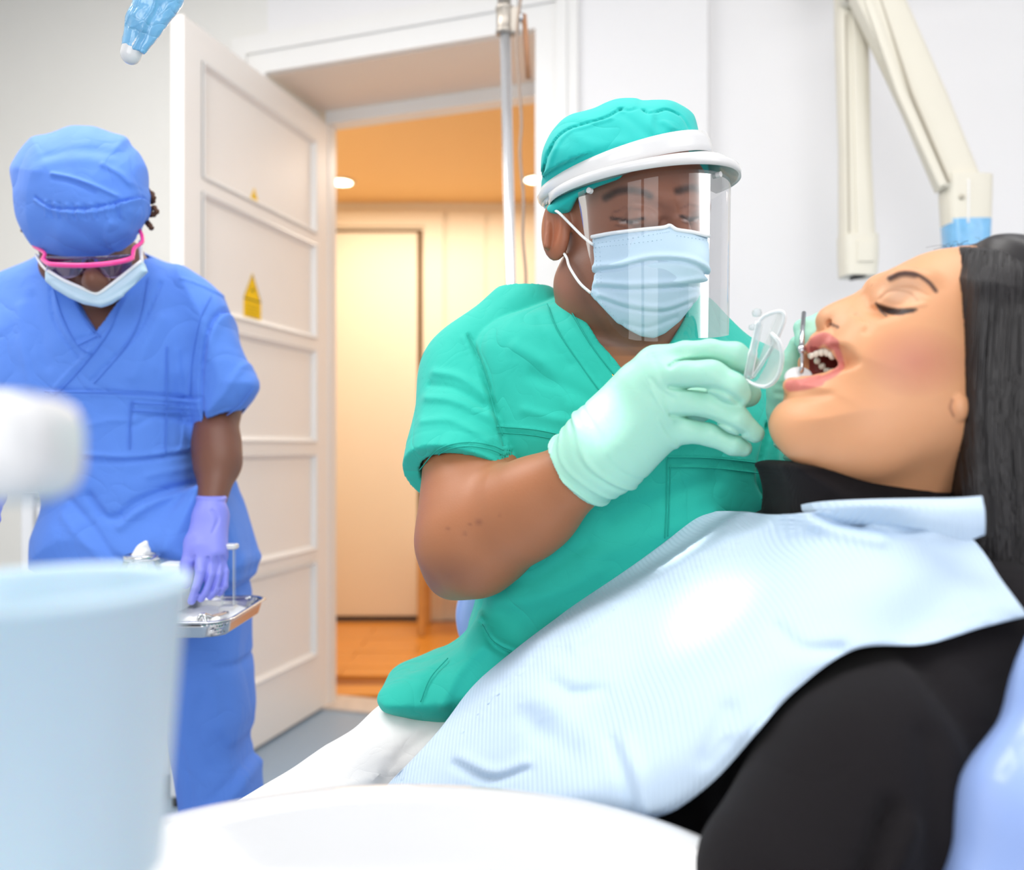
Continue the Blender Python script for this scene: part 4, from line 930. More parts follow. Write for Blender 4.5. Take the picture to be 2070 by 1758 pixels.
f.pil([(-20, 560), (-70, 600), (-130, 760), (-150, 850), (-40, 880), (0, 800), (20, 640)], 1.445, .085, .07, .015)
f.chain([(448, 800, 1.44, 46), (446, 920, 1.39, 46)], 0, None, 'c')
f.pil([(340, 1020), (440, 960), (470, 1000), (490, 1060), (506, 1125), (504, 1150), (488, 1172), (400, 1180), (300, 1180), (100, 1150), (96, 1130), (108, 1060), (150, 1000), (240, 980)], 1.42, .13, .10, .02)
f.pil([(150, 480), (150, 600), (172, 640), (203, 680), (222, 650), (246, 600), (262, 480)], 1.33, .13, .001, 0, 'c', smooth=False)
f.chain([(195, 560, 1.43, 76), (190, 500, 1.40, 76)], 0, None, 'c')
for (pts, w_, a) in (([(102, 560), (125, 640), (158, 690), (190, 712)], 5, .003), ([(90, 560), (112, 640), (150, 700), (180, 735)], 2.5, -.003), ([(250, 598), (232, 650), (200, 702), (150, 760), (120, 795)], 5, .003), ([(300, 560), (285, 640), (255, 700), (195, 770)], 3, -.003), ([(158, 692), (195, 676)], 2.5, -.003),
                     ([(428, 592), (405, 640), (388, 720), (382, 800), (386, 850)], 4, -.006), ([(436, 600), (415, 650), (400, 720)], 7, .003), ([(110, 790), (180, 790), (380, 800)], 3, -.0025), ([(110, 798), (250, 800), (370, 808)], 4, .002),
                     ([(265, 812), (262, 870), (262, 905)], 2.5, -.002), ([(268, 818), (378, 822)], 3, .0018), ([(270, 838), (378, 840)], 2, -.0015), ([(338, 700), (338, 830), (335, 915)], 2, .0016), ([(180, 918), (260, 922), (330, 912), (385, 880)], 5, .003), ([(180, 928), (260, 932), (330, 920), (388, 892)], 5, -.004),
                     ([(392, 970), (330, 990), (280, 1015), (248, 1042), (220, 1040), (190, 1000)], 8, -.006), ([(395, 985), (335, 1005), (290, 1030), (255, 1062)], 8, .004), ([(150, 1010), (200, 1060), (240, 1110), (270, 1130)], 8, -.004), ([(140, 1040), (190, 1090), (230, 1130)], 9, .003),
                     ([(310, 640), (290, 700), (270, 760)], 12, .003), ([(60, 600), (90, 660), (110, 740)], 12, -.003), ([(40, 620), (60, 700), (80, 780)], 12, .003), ([(470, 720), (440, 780), (400, 830)], 7, .003), ([(500, 800), (450, 835), (398, 862)], 3, -.003), ([(340, 548), (380, 560), (420, 580)], 3, .0025),
                     ([(270, 860), (300, 840), (350, 850)], 6, -.002), ([(190, 860), (230, 850), (262, 850)], 6, .002), ([(300, 960), (340, 950), (380, 940)], 8, .003), ([(470, 1010), (480, 1080), (470, 1150)], 7, .003), ([(350, 1080), (345, 1130)], 10, .003)): f.crease(pts, 1.32, w_, a)
f.ripple(.0026, 24, 12)
V, Q = f.mesh(); tn = mk('tunic', V, Q, M['blue'], NU); gt = ray_on(V, Q)
for pts in ([(150, 612), (175, 650), (203, 682)], [(102, 560), (125, 640), (158, 700), (185, 716)], [(248, 600), (228, 655), (200, 700), (150, 760), (110, 800)], [(300, 560), (285, 640), (250, 706), (190, 775)], [(90, 792), (250, 794), (372, 800)], [(265, 812), (263, 870), (263, 908)], [(266, 814), (320, 817), (376, 818)], [(266, 830), (320, 833), (376, 834)], [(338, 700), (338, 800), (336, 915)],
            [(428, 596), (405, 645), (390, 720), (384, 800)], [(400, 868), (440, 850), (485, 820), (512, 786)], [(158, 698), (195, 680)]):
    seam(pts, gt, M['blue_seam'], tn, .0009, 30, 1.32)
f = Field((-.92, 1.25, .04), (-.38, 1.66, .98), .005)
f.pil([(200, 1130), (340, 1110), (440, 1130), (480, 1160), (494, 1200), (496, 1300), (501, 1370), (504, 1430), (492, 1500), (500, 1530), (516, 1565), (524, 1640), (528, 1800), (520, 2090), (400, 2090), (392, 1800), (385, 1650), (368, 1560), (355, 1480), (352, 1380), (340, 1300)], 1.44, .095, .07)
f.pil([(110, 1150), (240, 1120), (330, 1150), (330, 1300), (300, 1500), (280, 1800), (260, 2090), (130, 2090), (120, 1800), (105, 1500), (104, 1300)], 1.48, .095, .07, .02)
for (pts, w_, a) in (([(440, 1345), (470, 1350), (495, 1390)], 6, -.005), ([(440, 1355), (450, 1440), (470, 1500)], 10, .004), ([(380, 1500), (400, 1570), (400, 1620)], 8, -.004), ([(500, 1520), (470, 1570), (440, 1600)], 8, -.004), ([(505, 1560), (480, 1600), (430, 1620)], 8, .004), ([(420, 1400), (410, 1480), (430, 1540)], 10, -.003)): f.crease(pts, 1.38, w_, a)
f.ripple(.002, 22, 2); V, Q = f.mesh(); mk('trousers', V, Q, M['blue'], NU)
for x in (-.50, -.74):
    s_ = Field((x - .08, 1.2, -.01), (x + .08, 1.6, .12), .005); s_.cap((x, 1.52, .05), (x, 1.29, .038), .045, .038); s_.cap((x, 1.49, .06), (x, 1.49, .09), .045, .045, .02); s_.F = np.maximum(s_.F, (0.002 - s_.A[2])[None, None, :]).astype(np.float32); V, Q = s_.mesh(); mk('shoe', V, Q, M['white_plastic'], NU)
# cap
f = fb(0, 560, 330, 230, 1.16, 1.46, .002)
f.pil([(65, 470), (45, 440), (34, 410), (28, 385), (24, 360), (23, 340), (32, 322), (44, 304), (60, 286), (72, 278), (110, 270), (130, 262), (149, 257), (185, 258), (205, 264), (225, 271), (248, 277), (258, 284), (266, 298), (280, 312), (294, 338), (299, 360), (300, 385), (302, 410), (298, 440), (286, 462), (272, 485), (245, 508), (215, 520), (183, 524), (145, 522), (110, 514), (88, 498)], 1.305, .105, .095, sh=(-.50, .28))
f.ell(Ln(0, -.012, .034), (.080, .10, .088), Rn, .02); f.ell(Ln(0, .012, .02), (.083, .088, .075), Rn, .02)
f.pil([(-20, 200), (360, 200), (360, 400), (298, 440), (286, 462), (272, 484), (245, 506), (215, 518), (183, 524), (145, 522), (110, 517), (80, 512), (50, 492), (0, 450)], 1.24, .25, .001, .004, 'i', smooth=False, sh=(-.51, .24))
for (pts, w_, a) in (([(60, 392), (90, 412), (130, 420), (180, 419), (220, 408), (252, 390), (268, 362), (274, 340)], 2.2, -.0042), ([(60, 400), (100, 422), (150, 430), (200, 426), (240, 408), (262, 385)], 4, .0025), ([(258, 290), (256, 330), (262, 365)], 4, -.0035), ([(268, 300), (282, 330), (290, 355)], 5, .003),
                     ([(104, 350), (140, 358), (190, 375), (230, 392)], 4, .004), ([(106, 358), (150, 368), (190, 386)], 5, -.003), ([(215, 448), (205, 465), (192, 505)], 7, .003), ([(100, 430), (130, 450), (180, 470)], 14, -.002), ([(60, 340), (120, 320), (200, 320)], 14, .002), ([(80, 310), (140, 295), (210, 300)], 12, -.002), ([(205, 330), (235, 345), (250, 360)], 6, .003)): f.crease(pts, 1.2, w_, a)
for i, x in enumerate((85, 95, 106, 118, 134, 146, 158, 170, 184, 196, 212, 226, 240)): f.crease([(x, 400 + 14 * math.sin((x - 70) / 60)), (x - 4 + 3 * (i % 3), 428 + 12 * math.sin((x - 70) / 60))], 1.2, 2.4, .0022 * (-1) ** i)
f.ripple(.0012, 45, 3)
V, Q = f.mesh(); cap_ = mk('surgical_cap', V, Q, M['blue'], NU)
# hair locs peeking out
for i, pts in enumerate(([(296, 384, 1.30), (307, 392, 1.29), (310, 402, 1.29), (306, 410, 1.30)], [(300, 425, 1.30), (312, 420, 1.29), (316, 430, 1.29), (302, 436, 1.29)], [(294, 446, 1.30), (302, 455, 1.29), (308, 464, 1.29)], [(58, 456, 1.30), (50, 462, 1.29), (46, 470, 1.29)])):
    pp = cr([W(*p) for p in pts], 12); MB().tube(pp, [.004 + .0012 * math.sin(j * 2.2) for j in range(12)], 10).build('hair_lock', M['locs'], NU, True)
# mask: a folded V below the nose
f = fb(85, 640, 310, 510, 1.15, 1.38, .0016)
f.ell(Ln(0, .045, -.058), (.074, .080, .075), Rn)
f.pil([(97, 546), (92, 568), (110, 584), (140, 602), (170, 615), (204, 621), (226, 612), (250, 596), (275, 574), (298, 549), (286, 527), (270, 540), (240, 565), (215, 584), (200, 593), (190, 593), (160, 580), (130, 566)], 1.25, .15, .002, .003, 'i', smooth=False, sh=(-.51, .19))
f.pil([(92, 546), (92, 568), (110, 584), (140, 602), (170, 615), (204, 621), (226, 612), (250, 596), (275, 574), (298, 549), (286, 527), (270, 540), (240, 565), (215, 584), (200, 593), (190, 593), (160, 580), (130, 566)], 1.245, .022, .010, .006, smooth=False, sh=(-.51, .19))
for (pts, w_, a) in (([(105, 566), (150, 590), (200, 605), (250, 580), (285, 552)], 3, -.002), ([(150, 600), (200, 612), (240, 596)], 4, .0018), ([(98, 548), (150, 577), (195, 594), (240, 566), (285, 530)], 2.5, .0022)): f.crease(pts, 1.22, w_, a)
V, Q = f.mesh(); nm = mk('surgical_mask', V, Q, M['mask_blue'], NU); gn = ray_on(V, Q)
b_ = MB(); b_.tube(on([tuple(p) for p in cr([(97, 547), (130, 567), (160, 580), (190, 592.5), (200, 592.5), (215, 583), (240, 564), (270, 540), (286, 528)], 30)], gn, .000, 5, 1.24), .0028, 6); b_.build('mask_binding', M['mask_edge'], nm, True)
b_ = MB(); b_.tube(cr([W(287, 530, 1.255), W(285, 508, 1.27), W(284, 488, 1.29)], 8), .0028, 8); b_.build('ear_loop', M['elastic'], nm, True); b_ = MB(); b_.tube(cr([W(96, 548, 1.25), W(84, 535, 1.26), W(72, 515, 1.29)], 8), .0022, 8); b_.build('ear_loop', M['elastic'], nm, True)
# goggles
gg = empty('goggles', (0, 0, 0)); gg.parent = NU; gg.location = Vector(W(180, 530, 1.2)) - NU.location
GY = 1.195
b_ = MB(); b_.tube(cr([W(86, 524, 1.235), W(94, 531, 1.215), (W(106, 534.5, 1.20)), W(145, 536.5, 1.19), W(185, 536, 1.188), W(225, 532, 1.192), W(255, 526, 1.205), W(268, 521, 1.22)], 40), .0034, 10, sq=(1, 1.1)); b_.build('rim', M['pink'], gg, True)
b_ = MB(); b_.tube(cr([W(268, 521, 1.22), W(271, 503, 1.235), W(282, 494, 1.25), W(288, 487, 1.26), W(286, 473, 1.27), W(280, 462, 1.28), W(276, 452, 1.30)], 30), .003, 8); b_.build('temple_arm', M['pink'], gg, True)
b_ = MB(); b_.tube(cr([W(87, 524, 1.235), W(90, 512, 1.245), W(78, 503, 1.26), W(69, 497, 1.27), W(66, 485, 1.28), W(68, 474, 1.29)], 30), .003, 8); b_.build('temple_arm', M['pink'], gg, True)
for side in (0, 1):
    xs = np.linspace(94, 181, 24) if side == 0 else np.linspace(181, 266, 24); G = []
    for i, x in enumerate(xs):
        s_ = i / 23; lowr = 34 * math.sin(math.pi * (.12 + .82 * (s_ if side == 0 else 1 - s_))) ** .6 * (1 - .30 * (s_ if side == 0 else 1 - s_) ** 3); yt = 531 - abs(x - 181) * .02 - (x - 181) * .04 * (x > 181)
        dep = 1.194 + ((x - 181) / 90) ** 2 * .03
        G.append([W(x, yt - 12 + 12 * v + lowr * v * v + lowr * v * (1 - v), dep + .022 * v) for v in np.linspace(0, 1, 8)])
    V, Q = grid_sheet(np.array(G)); thick(mk('lens', V, Q, M['lens'], gg), .0012)
# gloved hand on the tray
f = fb(345, 1240, 480, 980, 1.16, 1.36, .0014)
f.chain([(427, 1008, 1.318, 28.5), (425, 1040, 1.30, 28)], .01)
for a, b, r1, r2 in (((424, 1045, 1.30), (405, 1110, 1.255), 27, 22), ((426, 1045, 1.30), (425, 1125, 1.25), 26, 20), ((430, 1045, 1.30), (442, 1120, 1.26), 26, 18), ((418, 1060, 1.29), (392, 1100, 1.27), 24, 19)): f.cap(W(*a), W(*b), r1 / F * a[2], r2 / F * b[2], .015)
f.chain([(394, 1095, 1.265, 19), (380, 1140, 1.245, 14.5), (374, 1178, 1.235, 11.5)], .004, .008)
f.chain([(404, 1118, 1.25, 14), (406, 1158, 1.222, 11), (397, 1190, 1.208, 10), (387, 1214, 1.203, 8.5)], .002, .006)
f.chain([(420, 1122, 1.252, 12.5), (425, 1164, 1.228, 10), (417, 1194, 1.218, 9), (406, 1209, 1.212, 8)], .002, .006)
f.chain([(434, 1122, 1.258, 12), (441, 1163, 1.238, 9.5), (436, 1191, 1.228, 8.5), (425, 1205, 1.222, 7.5)], .002, .006)
f.chain([(446, 1116, 1.265, 11), (454, 1156, 1.25, 8.5), (453, 1184, 1.24, 8), (444, 1198, 1.236, 7)], .002, .006)
f.F = np.maximum(f.F, (f.A[2] - W(0, 1003, 1.31)[2])[None, None, :]).astype(np.float32); f.crease([(395, 1005), (430, 1007), (460, 1010)], 1.3, 3, .0018); f.crease([(440, 1030), (452, 1045), (450, 1070)], 1.3, 3, -.0015); f.crease([(413, 1130), (417, 1165), (408, 1195)], 1.22, 3, -.0022); f.crease([(428, 1130), (433, 1165), (427, 1195)], 1.22, 2.6, -.0020); f.crease([(441, 1128), (448, 1160), (445, 1186)], 1.23, 2.4, -.0018); f.crease([(396, 1125), (393, 1150)], 1.24, 4, -.0022)
V, Q = f.mesh(); mk('glove', V, Q, M['glove_violet'], NU)
f = fb(-90, 1100, 40, 915, 1.12, 1.28, .003); f.chain([(-28, 960, 1.225, 30), (-26, 1000, 1.19, 32), (-22, 1020, 1.17, 24)], .01); f.chain([(-22, 1010, 1.18, 16), (-10, 1050, 1.16, 11)], .006); f.chain([(-34, 1010, 1.18, 16), (-26, 1062, 1.16, 11)], .006); f.chain([(-46, 1000, 1.18, 15), (-48, 1055, 1.16, 11)], .006)
V, Q = f.mesh(); mk('glove', V, Q, M['glove_violet'], NU)

# ---------------------------------------------------------------- instrument table with tray, jar, box
tz = W(0, 1287, 1.13)[2]
xl, xr, yb = W(150, 0, 1.13)[0], W(452, 0, 1.13)[0], 1.30
e = empty('tray_table', ((xl + xr) / 2, 1.2, 0), 'white bracket table carrying the steel instrument tray, behind the blue cup', 'table')
MB().box(xl - .12, xr - .10, 1.14, 1.30, tz - .022, tz - .004, bev=.004).build('top', M['white_plastic'], e)
MB().lathe((xl - .05, 1.22, .05), [(.02, 0), (.02, tz - .07)], 18).build('post', M['chrome'], e, True, auto=40)
MB().lathe((xl - .05, 1.22, .0), [(.13, 0), (.13, .02), (.05, .05), (0, .05)], 30).build('base', M['white_plastic'], e, True, auto=40)
tr = empty('instrument_tray', ((xl + xr) / 2, 1.2, tz), 'shallow stainless steel tray under the violet gloved hand', 'tray')
f = Field((xl - .02, 1.10, tz - .01), (xr + .03, 1.33, tz + .04), .0025)
hx, hy, cx_, cy_ = (xr - xl) / 2, .093, (xl + xr) / 2, 1.215
def rb(X, Y, Z, gx, gz0, gz1, R):
    qx = np.abs(X - cx_) - (hx + gx - R); qy = np.abs(Y - cy_) - (hy + gx - R)
    d = np.sqrt(np.maximum(qx, 0) ** 2 + np.maximum(qy, 0) ** 2) + np.minimum(np.maximum(qx, qy), 0) - R
    return np.maximum(d, np.maximum(gz0 - Z, Z - gz1))
f.ap(lambda X, Y, Z: rb(X, Y, Z, (Z - tz) * .25, tz, tz + .024, .03), f.lo, f.lo + 1, 0)
f.ap(lambda X, Y, Z: rb(X, Y, Z, (Z - tz) * .25 - .0035, tz + .0035, tz + .1, .027), f.lo, f.lo + 1, 0, 'c')
f.ap(lambda X, Y, Z: rb(X, Y, Z, .011, tz + .0215, tz + .0245, .035), f.lo, f.lo + 1, 0); f.ap(lambda X, Y, Z: rb(X, Y, Z, .003, tz + .02, tz + .1, .03), f.lo, f.lo + 1, 0, 'c')
V, Q = f.mesh(); mk('pan', V, Q, M['steel'], tr)
n = 60; G = np.zeros((n, n, 3))
for i in range(n):
    for j in range(n):
        x = cx_ - hx + .008 + (2 * hx - .016) * i / (n - 1); y = cy_ - hy + .008 + (2 * hy - .016) * j / (n - 1); G[i, j] = (x, y, tz + .0085 + .0022 * math.sin(x * 130 + y * 40) + .0018 * math.sin(y * 170 - x * 70))
V, Q = grid_sheet(G); tag(thick(mk('tray_liner', V, Q, M['paper']), .0006), 'crumpled white paper liner lying in the steel tray', 'paper')
fx = W(411, 1262, 1.135)
t_ = empty('extraction_forceps', tuple(fx), 'small steel forceps with open curved beak on the tray liner', 'forceps')
for s_ in (-1, 1): MB().tube(cr([fx + np.array(v) for v in ((s_ * .002, .09, -.002), (s_ * .004, .03, .004), (s_ * .0015, .0, .014), (s_ * .006, -.006, .007), (s_ * .0065, -.010, -.006))], 20), [.003] * 8 + [.0026] * 6 + [.0018] * 6, 8).build('jaw', M['steel'], t_, True)
for k, (px_, py_) in enumerate(((378, 1262), (395, 1268), (432, 1240))):
    c = W(px_, py_, 1.15 + .0 * k); f = Field(c - .012, c + .012, .0012); f.ell(c, (.008, .007, .0055)); f.ell(c + np.array([.004, .002, .003]), (.005, .005, .004), None, .004); f.ripple(.0006, 700, k); V, Q = f.mesh(); V[:, 2] += tz + .0105 - V[:, 2].min() 
    tag(mk('cotton_ball', V, Q, M['cotton']), ['white cotton ball at the left of the tray liner', 'white cotton ball just left of the forceps beak', 'white cotton ball right of the forceps near the tray edge'][k], 'cotton', 'cotton balls on the tray')
# clear stand on the tray's far edge
sx_ = W(462, 1150, 1.27)
st = empty('instrument_holder', (sx_[0], 1.275, tz + .024), 'clear upright holder with white top bar beside the violet glove', 'holder')
for q in (-.010, .008): MB().box(sx_[0] + q - .0015, sx_[0] + q + .0015, 1.27, 1.276, tz + .012, W(0, 1108, 1.27)[2]).build('post', M['clear'], st)
MB().box(sx_[0] - .018, sx_[0] + .013, 1.262, 1.282, W(0, 1110, 1.27)[2], W(0, 1099, 1.27)[2], bev=.002).build('top_bar', M['white_plastic'], st)
MB().box(sx_[0] - .014, sx_[0] + .011, 1.262, 1.284, tz + .005, tz + .016, bev=.002).build('foot', M['white_plastic'], st)
jx = W(286, 1160, 1.25); jz = tz + .011
j = empty('cotton_jar', (jx[0], 1.23, jz), 'glass jar with a steel rim and a tuft of cotton, left of the tray', 'jar'); jc = (jx[0], 1.25, jz)
hj = W(0, 1126, 1.25)[2] - jz
MB().lathe(jc, [(0, .0), (.026, 0), (.031, .004), (.032, hj * .75), (.026, hj * .93), (.023, hj), (.0215, hj), (.024, hj * .92), (.0295, hj * .74), (.0285, .006), (0, .004)], 36).build('glass', M['glass'], j, True)
MB().lathe(jc, [(.023, hj - .005), (.0265, hj - .004), (.0265, hj + .004), (.023, hj + .005)], 36, close=True).build('rim', M['steel'], j, True)
f = Field(np.array(jc) - .035, np.array(jc) + np.array([.035, .035, hj + .04]), .0022); f.cap(np.array(jc) + [0, 0, .03], np.array(jc) + [0, 0, hj - .02], .024, .022); f.cap(np.array(jc) + [-.004, 0, hj - .01], np.array(jc) + [.002, 0, hj + .010], .015, .009, .01); f.cap(np.array(jc) + [.002, 0, hj + .008], np.array(jc) + [.007, 0, hj + .024], .008, .001, .008); f.ripple(.0016, 260, 5)
V, Q = f.mesh(); mk('cotton_filling', V, Q, M['cotton'], j)
bx0 = W(328, 1137, 1.27); tag(MB().box(bx0[0], bx0[0] + .036, 1.25, 1.29, tz + .011, bx0[2], bev=.003).build('paper_box', M['paper']), 'small white carton behind the thumb of the violet glove', 'box')
# ---------------------------------------------------------------- the patient, reclined with open mouth
PY = .70
PA = empty('person', (.45, .76, .45), 'reclined person with long black hair and black turtleneck, mouth open under the paper bib', 'person')
f = fb(880, 1900, 2130, 950, .36, 1.10, .0045)
def WN(x, y, off, q): p = W(x, y, PY - off); return np.array([p[0], PY + q * off, p[2]])      # a point of the near cheek, mirrored for the far one
lo, hi = W(1555, 1060, PY), W(2120, 480, PY)
fh = Field((lo[0] - .01, .58, lo[2]), (hi[0], .80, hi[2] + .01), .00125)
g = fh
g.pil([(1930, 506), (1905, 509), (1880, 512), (1844, 522), (1815, 538), (1789, 556), (1771, 574), (1757, 590), (1744, 606), (1716, 640), (1690, 672), (1674, 690), (1660, 704), (1648, 713), (1641, 720), (1641, 735), (1641, 750), (1620, 768), (1601, 780), (1601, 795), (1596, 804), (1586, 822), (1577, 840), (1575, 857), (1586, 876), (1604, 891), (1633, 911), (1655, 930), (1700, 946), (1780, 965), (1900, 970), (2000, 930), (2080, 800), (2090, 660), (2040, 560), (1985, 515)], PY, .066, .056, n=240)
g.pil([(1750, 588), (1731, 597), (1698, 608), (1674, 618), (1660, 628), (1654, 642), (1657, 656), (1666, 667), (1685, 674), (1710, 672), (1726, 660), (1745, 630), (1765, 600)], PY, .0150, .0135, .014)
for q in (-1, 1): g.ell(WN(1707, 659, .0115, q), (.0085, .0065, .0058), None, .006)
for q in (-1, 1):
    g.ell(W(1800, 742, PY) + np.array([0, q * .034, 0]), (.048, .030, .044), None, .045)
    g.ell(WN(1783, 604, .048, q), (.013, .013, .012), basis((1, 0, 0)), .016, 'c')
    g.ell(WN(1809, 608, .0375, q), (.0175, .0150, .0132), None, .006)
    g.chain([(1772, 577, PY - q * .024, 15), (1820, 562, PY - q * .044, 15), (1870, 566, PY - q * .052, 12)], .014)
g.ell(W(1612, 855, PY), (.016, .018, .014), None, .02)
for q in (-1, 1): g.chain([(1640, 895, PY - q * .022, 24), (1760, 900, PY - q * .038, 30), (1880, 850, PY - q * .046, 30)], .045)
# lips
UL = [(1641, 703, 0, 12), (1652, 689, .008, 14), (1668, 684, .014, 14), (1684, 695, .021, 11.5), (1694, 713, .027, 8), (1701, 737, .031, 4.5)]
LLp = [(1598, 779, 0, 12), (1622, 777, .012, 13), (1655, 769, .021, 10.5), (1682, 757, .027, 7), (1700, 742, .031, 4)]
mouth = [(1625, 716), (1641, 714), (1656, 704), (1670, 701), (1682, 708), (1690, 724), (1696, 741), (1688, 751), (1664, 757), (1640, 764), (1610, 770), (1590, 760), (1600, 730)]
g.pil(mouth, .64, .086, .004, .004, 'c', d=.683)                 # open mouth: through to just past the middle
g.pil([(1660, 700), (1700, 690), (1760, 715), (1770, 760), (1740, 790), (1680, 785), (1650, 765), (1645, 730)], PY - .002, .024, .015, .003, 'c')
for q in (1, -1):
    g.chain([(x, y, PY - q * o, r) for x, y, o, r in UL], .004, .004); g.chain([(x, y, PY - q * o, r) for x, y, o, r in LLp], .004, .004)
g.ell(W(1650, 790, PY), (.018, .012, .008), None, .015)
# nostrils, ear lobe, folds
for q in (-1, 1): g.cap(WN(1678, 654, .0120, q), WN(1697, 662, .0150, q), .0036, .0026, .002, 'c')
g.ell(W(1936, 823, .627), (.0080, .0080, .0122), None, .0008)
g.crease([(1728, 640), (1734, 662), (1724, 680)], PY - .03, 6, -.0014, -9, PY); g.crease([(1593, 800), (1620, 806), (1650, 800)], PY - .02, 8, -.0016)
g.crease([(1774, 612), (1792, 622), (1815, 627), (1840, 624)], PY - .045, 4, .0010, -9, PY); g.crease([(1780, 604), (1795, 590), (1830, 588), (1852, 606)], PY - .045, 3, -.0009, -9, PY)
g.chain([(1850, 840, PY + .01, 130), (1800, 940, PY + .02, 125), (1740, 1060, PY + .04, 125)], .03)
V, Q = g.mesh(); px, py = px_of(V); T = np.tile(np.array(lin((226, 164, 120))), (len(V), 1)); near = V[:, 1] < PY + .002
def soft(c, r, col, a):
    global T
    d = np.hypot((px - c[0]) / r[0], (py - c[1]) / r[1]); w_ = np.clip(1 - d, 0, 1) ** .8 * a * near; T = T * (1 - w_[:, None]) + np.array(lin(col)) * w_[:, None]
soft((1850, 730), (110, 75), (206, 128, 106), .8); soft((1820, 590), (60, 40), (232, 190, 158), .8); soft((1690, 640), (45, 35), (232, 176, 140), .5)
def ppx(x, y, o): p = W(x, y, PY - o); return (p[0] / p[1] * F + 1035, 905 - (p[2] - CZ) / p[1] * F)
up = [ppx(x, y, o) for x, y, o, r in UL]; lw = [ppx(x, y, o) for x, y, o, r in LLp]
lipc = (198, 112, 102)
paint(T, px, py, 1.0, up[:4], 12.5, lipc, .12); paint(T, px, py, 1.0, up[2:], 7, lipc, .3); paint(T, px, py, 1.0, lw[:3], 12, (214, 122, 112), .12); paint(T, px, py, 1.0, lw[2:], 6.5, (208, 118, 108), .2)
inside = (V[:, 1] > PY - .0245) & (seg2(px, py, [(1655, 725), (1690, 738)]) < 42) & (px > 1637) & (py > 700) & (py < 770)
T[inside & (V[:, 1] > PY - .012)] = np.array(lin((150, 62, 58)))
mx_, my_ = px_of(np.c_[V[:, 0], 2 * PY - V[:, 1], V[:, 2]])
for (pts, wd, c, a) in (([(1797, 562), (1822, 552), (1851, 554), (1877, 570), (1892, 588)], 4.2, (60, 34, 32), .92), ([(1800, 564), (1825, 555), (1850, 557)], 5.5, (60, 34, 32), .8),                          ([(1771, 613), (1780, 624), (1796, 632), (1818, 634), (1840, 629), (1852, 625)], 2.8, (30, 18, 18), .97), ([(1778, 619), (1796, 625), (1818, 628), (1844, 627)], 5.0, (34, 20, 18), .97), ([(1788, 626), (1806, 630)], 3.0, (74, 44, 38), .9),
                         ([(1786, 625), (1804, 629), (1824, 630)], 5.5, (40, 24, 22), .96), ([(1925, 808), (1921, 824), (1927, 840)], 3.0, (150, 92, 62), .7), ([(1780, 600), (1800, 588), (1835, 590), (1855, 606)], 2.2, (190, 130, 98), .5), ([(1680, 655), (1694, 661)], 3, (70, 30, 24), .8)):  # ear lobe, lid crease and nostril strokes paint shade into the skin
    paint(T, px, py, near, pts, wd, c, .5, a); paint(T, mx_, my_, ~near, pts, wd, c, .5, a)
paint(T, px, py, V[:, 1] > PY - .03, [(1764, 577), (1772, 569), (1780, 562)], 2.2, (70, 45, 40), .5, .8)
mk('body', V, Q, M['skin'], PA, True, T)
# teeth
for k, (x, y, o, w_, h_, r_) in enumerate(((1640, 719, .001, 6, 7, .3), (1650, 714, .004, 7, 9, .3), (1661, 711, .008, 7.5, 9.5, .1), (1672, 712, .013, 7, 9, -.2), (1681, 719, .017, 6, 9, -.5), (1652, 731, -.009, 6, 6, 0), (1662, 742, -.011, 6.5, 6, 0), (1672, 751, -.009, 7, 5, 0), (1682, 752, -.004, 6, 4.5, 0))):
    c = W(x, y, PY - o); s_ = PY / F; R_ = basis((0, -1, 0), r_)
    f2 = Field(c - .009, c + .009, .0007); f2.ell(c, (w_ * s_, .0035, h_ * s_), R_); f2.ell(c + np.array([0, 0, .002]), (w_ * s_ * .95, .0036, h_ * s_ * .8), R_, .002); V, Q = f2.mesh(); mk('tooth', V, Q, M['tooth'], PA)
f2 = Field(W(1630, 800, PY) - .02, W(1720, 730, PY) + .03, .0014); f2.ell(W(1682, 768, PY), (.018, .015, .007)); V, Q = f2.mesh(); mk('tongue', V, Q, M['mouth'], PA)
# lashes
ls = MB()
for i in range(26):
    t = i / 25; P0 = np.array(cr([(1776, 622), (1792, 636), (1815, 638), (1840, 630)], 26)[i]); y0 = PY - .0535 + .002 * t
    a = W(P0[0], P0[1], y0); b = a + np.array([-.0012 + .0045 * t, -.0035, -.0042 + .0025 * t]); ls.tube([a, (a + b) / 2 + np.array([0, -.0006, -.0004]), b], [.00025, .0002, .00005], 4)
tag(ls.build('eyelashes', M['hair_dark'], PA), kind='stuff')
# torso and sleeve
f.chain([(1800, 1110, .745, 175), (1740, 1190, .76, 212), (1560, 1340, .77, 240), (1300, 1530, .78, 260), (1050, 1740, .80, 280)], .05)
f.chain([(1960, 1240, .74, 170), (2010, 1340, .61, 175), (1760, 1620, .53, 200), (1600, 1800, .49, 200)], .05)
f.pil([(1400, 1600), (1500, 1500), (1560, 1420), (1680, 1330), (1800, 1320), (1900, 1300), (2000, 1262), (2050, 1262), (2110, 1310), (2060, 1400), (1990, 1560), (1920, 1760), (1880, 1900), (1300, 1900), (1250, 1700)], .63, .085, .07, .04)
for (pts, w_, a) in (([(1800, 1330), (1820, 1420), (1780, 1500)], 30, -.006), ([(1640, 1480), (1570, 1580), (1500, 1640)], 12, -.008), ([(1660, 1500), (1600, 1580), (1540, 1680)], 20, .005), ([(1730, 1400), (1700, 1500), (1690, 1600)], 24, -.005), ([(1430, 1620), (1440, 1700)], 20, -.004)): f.crease(pts, .58, w_, a)
f.ripple(.002, 18, 4)
V, Q = f.mesh(); mk('sweater', V, Q, M['black_knit'], PA); SWV = [V]
f = fb(1540, 1130, 2010, 915, .60, .84, .0022)
